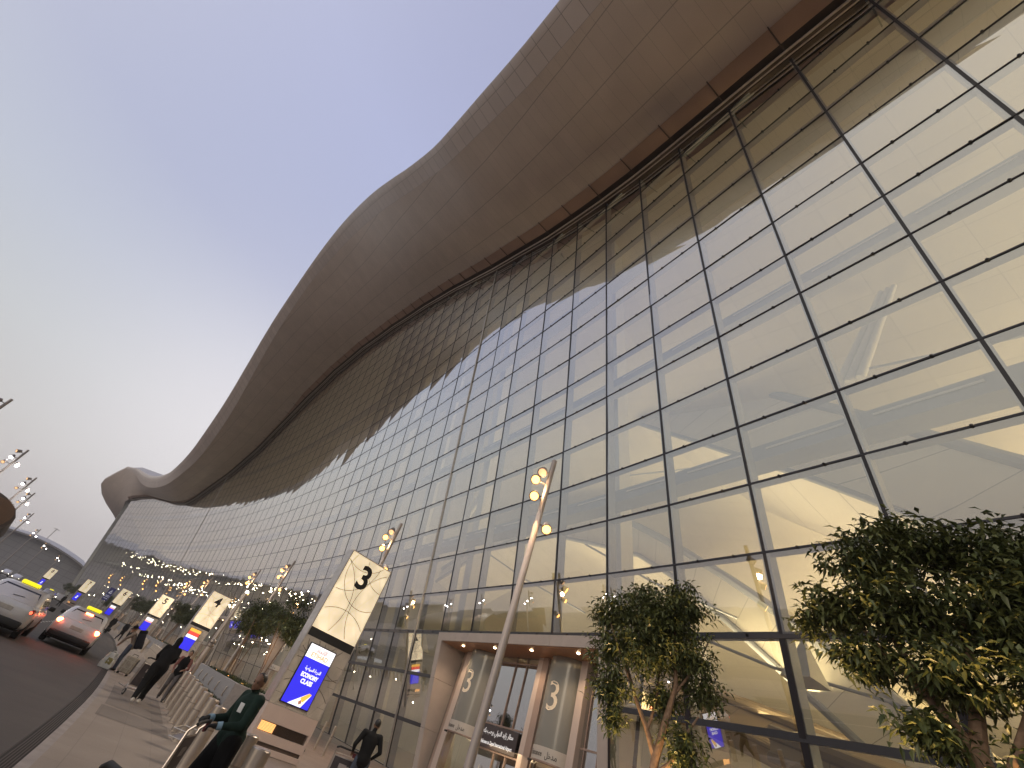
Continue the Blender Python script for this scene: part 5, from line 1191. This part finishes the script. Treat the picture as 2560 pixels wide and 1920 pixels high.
# ------------------------------------------------------------------ luggage and trolleys
M_chr = mat('trolley_steel', (.55, .50, .46), .3, .85, var=.06); M_rub = mat('rubber_black', (.015, .014, .014), .7); M_advd = mat('advert_dark', (.055, .045, .05), .4, var=.3, scale=4); M_advl = mat('advert_pale', (.45, .40, .38), .4, var=.2, scale=14); M_advw = mat('advert_white', (.75, .72, .70), .4)
def trolley(label, loc, rz, group='luggage trolleys'):
    t = thing('luggage_trolley', label, 'trolley', loc, rz, group); w = .31
    f = MB()
    for sx in (-1, 1):
        f.tube([(sx * w, -.08, 1.0), (sx * w, -.02, .92), (sx * w, 0, .25), (sx * w, .08, .17), (sx * w * .75, .85, .15)], .017, 8)
        f.tube([(sx * w, .0, .30), (sx * w, -.12, .12)], .015, 6)
    for y, z in ((.1, .17), (.35, .165), (.6, .16), (.85, .15)): f.tube([(-w * .95, y, z), (w * .95, y, z)], .013, 6)
    f.tube([(-w, 0, .70), (w, 0, .70)], .014, 6)
    for x in (-.16, 0, .16): f.tube([(x, .1, .178), (x * .8, .86, .16)], .008, 5)
    f.build('frame', M_chr, t, smooth=True)
    MB().tube([(-w - .02, -.08, 1.0), (-w + .06, -.1, 1.035), (w - .06, -.1, 1.035), (w + .02, -.08, 1.0)], .021, 10).build('handle', M_rub, t, smooth=True)
    MB().rbox((.2, -.1, .965), (.16, .03, .09), .01).build('brake_grip', mat('grip_dark_red', (.11, .015, .02), .6), t)
    a = MB().rbox((0, -.022, .56), (2 * w - .03, .012, .62), .005).build('advert_panel', M_chr, t)
    MB().box((0, -.031, .56), (2 * w - .08, .004, .57)).build('advert_picture', M_advd, a)
    g = MB(); rg = np.random.default_rng(5)
    for k in range(9): 
        x, z = rg.uniform(-.2, .2), rg.uniform(.33, .80); g.box((x, -.0345, z), (rg.uniform(.03, .12), .002, rg.uniform(.015, .05)), Euler((0, rg.uniform(-.5, .5), 0)).to_matrix())
    g.box((0, -.0348, .70), (.2, .002, .09)); g.build('advert_shapes', M_advl, a)
    b = MB()
    for sx in (-1, 1):
        for z in (.82, .90): b.tube([(sx * (w - .02), .0, z), (sx * (w - .02), .16, z)], .007, 5)
    for z in (.82, .90): b.tube([(-w + .02, .16, z), (w - .02, .16, z)], .007, 5)
    for x in np.linspace(-w + .04, w - .04, 7): b.tube([(x, .0, .82), (x, .16, .82), (x, .16, .90)], .005, 4)
    b.build('basket', M_chr, t)
    for x, y in ((-w, -.13), (w, -.13), (0, .86)):
        wh = MB(); q = Matrix.Rotation(R(90), 3, 'Y'); wh.lathe((x, y, .085), [(.05, -.018), (.085, -.015), (.085, .015), (.05, .018)], 16, 0, q); wo = wh.build('wheel', M_rub, t, smooth=True)
        MB().lathe((x, y, .085), [(.0, -.021), (.045, -.02), (.045, .02), (0, .021)], 12, 0, q).build('hub', M_chr, wo)
    return t
tr0 = trolley('steel luggage trolley with a dark advert panel pushed by the man in green', (2.50, 7.82, 0), R(62))
copy_tree(tr0, (4.16, 20.2, 0), R(8), 'empty steel luggage trolley before the person in black')
copy_tree(tr0, (7.75, 12.6, 0), R(-20), 'luggage trolley before the man in black by the glass')
x, y = at_top(222, 1903, 1.03)
copy_tree(tr0, (x + .28, y - .18, 0), R(24 - 98), 'luggage trolley with only its black handle showing at the bottom frame edge')
# white bag
t = thing('plastic_bag', 'crumpled white bag with an olive print standing on the kerb', 'bag', (3.93, 26.85, 0), R(-12), None)
bm = bmesh.new(); bmesh.ops.create_cube(bm, size=1); bmesh.ops.subdivide_edges(bm, edges=bm.edges[:], cuts=5, use_grid_fill=True)
rg = np.random.default_rng(8)
for v in bm.verts:
    k = 1 - .35 * max(0, v.co.z + .2); n = Vector(rg.normal(0, .022, 3)); v.co = Vector((v.co.x * .46 * k * (1 - .15 * abs(v.co.y)), v.co.y * .26 * k, (v.co.z + .5) * .52)) + n * (1 if v.co.z > -.45 else 0)
mbb = MB(); bm.verts.index_update(); mbb.add([v.co for v in bm.verts], [[v.index for v in f.verts] for f in bm.faces]); bm.free()
mbb.build('bag', mat('bag_white', (.62, .60, .56), .45, var=.1), t, smooth=True)
MB().rbox((.04, -.135, .26), (.2, .012, .22), .005).build('print', mat('print_olive', (.25, .21, .06), .5, var=.4, scale=10), t)
mb = MB()
for yy in (-.06, .06): mb.tube([(-.08, yy, .5), (-.05, yy, .6), (.05, yy, .6), (.08, yy, .5)], .012, 6)
mb.build('handles', mat('bag_handle', (.6, .58, .54), .5), t)
# beige suitcase
t = thing('suitcase', 'bulging beige quilted suitcase standing beside the white bag', 'suitcase', (4.66, 26.72, 0), R(-20))
mb = MB(); mb.rbox((0, 0, .37), (.48, .30, .60), .06, seg=4); mb.build('shell', mat('suitcase_beige', (.36, .31, .245), .7, var=.25, scale=7), t, smooth=True)
mb = MB()
for x in (-.12, .12): mb.rbox((x, -.152, .37), (.022, .012, .56), .004)
for z in (.24, .5): mb.rbox((0, -.152, z), (.44, .012, .022), .004)
mb.build('straps', mat('strap_pale', (.45, .40, .32), .7), t)
mb = MB(); mb.rbox((.246, 0, .37), (.012, .24, .5), .004); mb.build('side_panel', M_advd, t)
mb = MB(); mb.tube([(-.1, 0, .67), (-.1, 0, .74), (.1, 0, .74), (.1, 0, .67)], .012, 6); mb.build('handle', M_rub, t)
for x in (-.18, .18):
    for yy in (-.1, .1): MB().ball((x, yy, .035), .035, 10, 6).build('wheel', M_rub, t)
# ------------------------------------------------------------------ sky, sun
W = bpy.data.worlds.new("World"); S.world = W; W.use_nodes = True; nt = W.node_tree
bg = nt.nodes['Background']; tc = N(nt, 'ShaderNodeTexCoord'); sp = N(nt, 'ShaderNodeSeparateXYZ'); L(nt, tc.outputs['Generated'], sp.inputs[0])
cr = N(nt, 'ShaderNodeValToRGB'); L(nt, sp.outputs[2], cr.inputs[0])
def lin(c): return tuple(((q / 255) / 12.92 if q / 255 < .04045 else ((q / 255 + .055) / 1.055) ** 2.4) for q in c) + (1,)
els = cr.color_ramp.elements
SKY = [(0, (186, 176, 171)), (.07, (198, 190, 186)), (.17, (199, 198, 195)), (.29, (196, 200, 204)), (.42, (188, 194, 209)), (.57, (176, 182, 208)), (.82, (174, 180, 212)), (.966, (164, 169, 201)), (1.0, (158, 163, 196))]
els[0].position = 0; els[0].color = lin(SKY[0][1]); els[1].position = 1; els[1].color = lin(SKY[-1][1])
for p, c in SKY[1:-1]:
    e = els.new(p); e.color = lin(c)
# warm after-glow towards the end of the forecourt
gdir = Vector((math.sin(R(3)) * math.cos(R(17)), math.cos(R(3)) * math.cos(R(17)), math.sin(R(17)))).normalized()
vd = N(nt, 'ShaderNodeVectorMath', operation='DOT_PRODUCT'); L(nt, tc.outputs['Generated'], vd.inputs[0]); vd.inputs[1].default_value = gdir
gl = math_node(nt, 'POWER', math_node(nt, 'MAXIMUM', vd.outputs['Value'], 0), 26.0)
mx = N(nt, 'ShaderNodeMix', data_type='RGBA', blend_type='MIX'); L(nt, math_node(nt, 'MULTIPLY', gl, .65), mx.inputs[0])
L(nt, cr.outputs[0], mx.inputs[6]); mx.inputs[7].default_value = lin((243, 237, 240))
# the brighter western sky behind the forecourt, over the viewer's left shoulder
wdir = Vector((math.sin(R(-100)) * math.cos(R(26)), math.cos(R(-100)) * math.cos(R(26)), math.sin(R(26))))
wd = N(nt, 'ShaderNodeVectorMath', operation='DOT_PRODUCT'); L(nt, tc.outputs['Generated'], wd.inputs[0]); wd.inputs[1].default_value = wdir
wg = math_node(nt, 'POWER', math_node(nt, 'MAXIMUM', wd.outputs['Value'], 0), 4.5)
m3 = N(nt, 'ShaderNodeMix', data_type='RGBA', blend_type='MIX'); L(nt, math_node(nt, 'MULTIPLY', wg, .9), m3.inputs[0]); L(nt, mx.outputs[2], m3.inputs[6]); m3.inputs[7].default_value = (.93, .86, .70, 1)
mx = m3
sky = N(nt, 'ShaderNodeTexSky', sky_type='NISHITA'); sky.sun_disc = False; sky.sun_elevation = R(1.5); sky.sun_rotation = R(-100); sky.dust_density = 4
add = N(nt, 'ShaderNodeMix', data_type='RGBA', blend_type='ADD'); add.inputs[0].default_value = .004
L(nt, mx.outputs[2], add.inputs[6]); L(nt, sky.outputs[0], add.inputs[7])
L(nt, add.outputs[2], bg.inputs[0]); bg.inputs[1].default_value = 1.1
sun = lamp('SUN', (0, 0, 60), .4, (1, .84, .66), .1, rot=(R(80), 0, R(-80))); sun.data.angle = R(15)
# ------------------------------------------------------------------ evening haze over the forecourt
hz = MB().box((0, 200, 38), (1640, 1540, 79)).build('haze', None)
hz.data.materials.clear(); hm = bpy.data.materials.new('haze_air'); hm.use_nodes = True; ht = hm.node_tree
ht.nodes.remove(ht.nodes['Principled BSDF']); pv = N(ht, 'ShaderNodeVolumePrincipled'); pv.inputs['Color'].default_value = (.96, .93, .93, 1); pv.inputs['Density'].default_value = .0006
L(ht, pv.outputs[0], ht.nodes['Material Output'].inputs['Volume']); hz.data.materials.append(hm); tag(hz, kind='stuff')
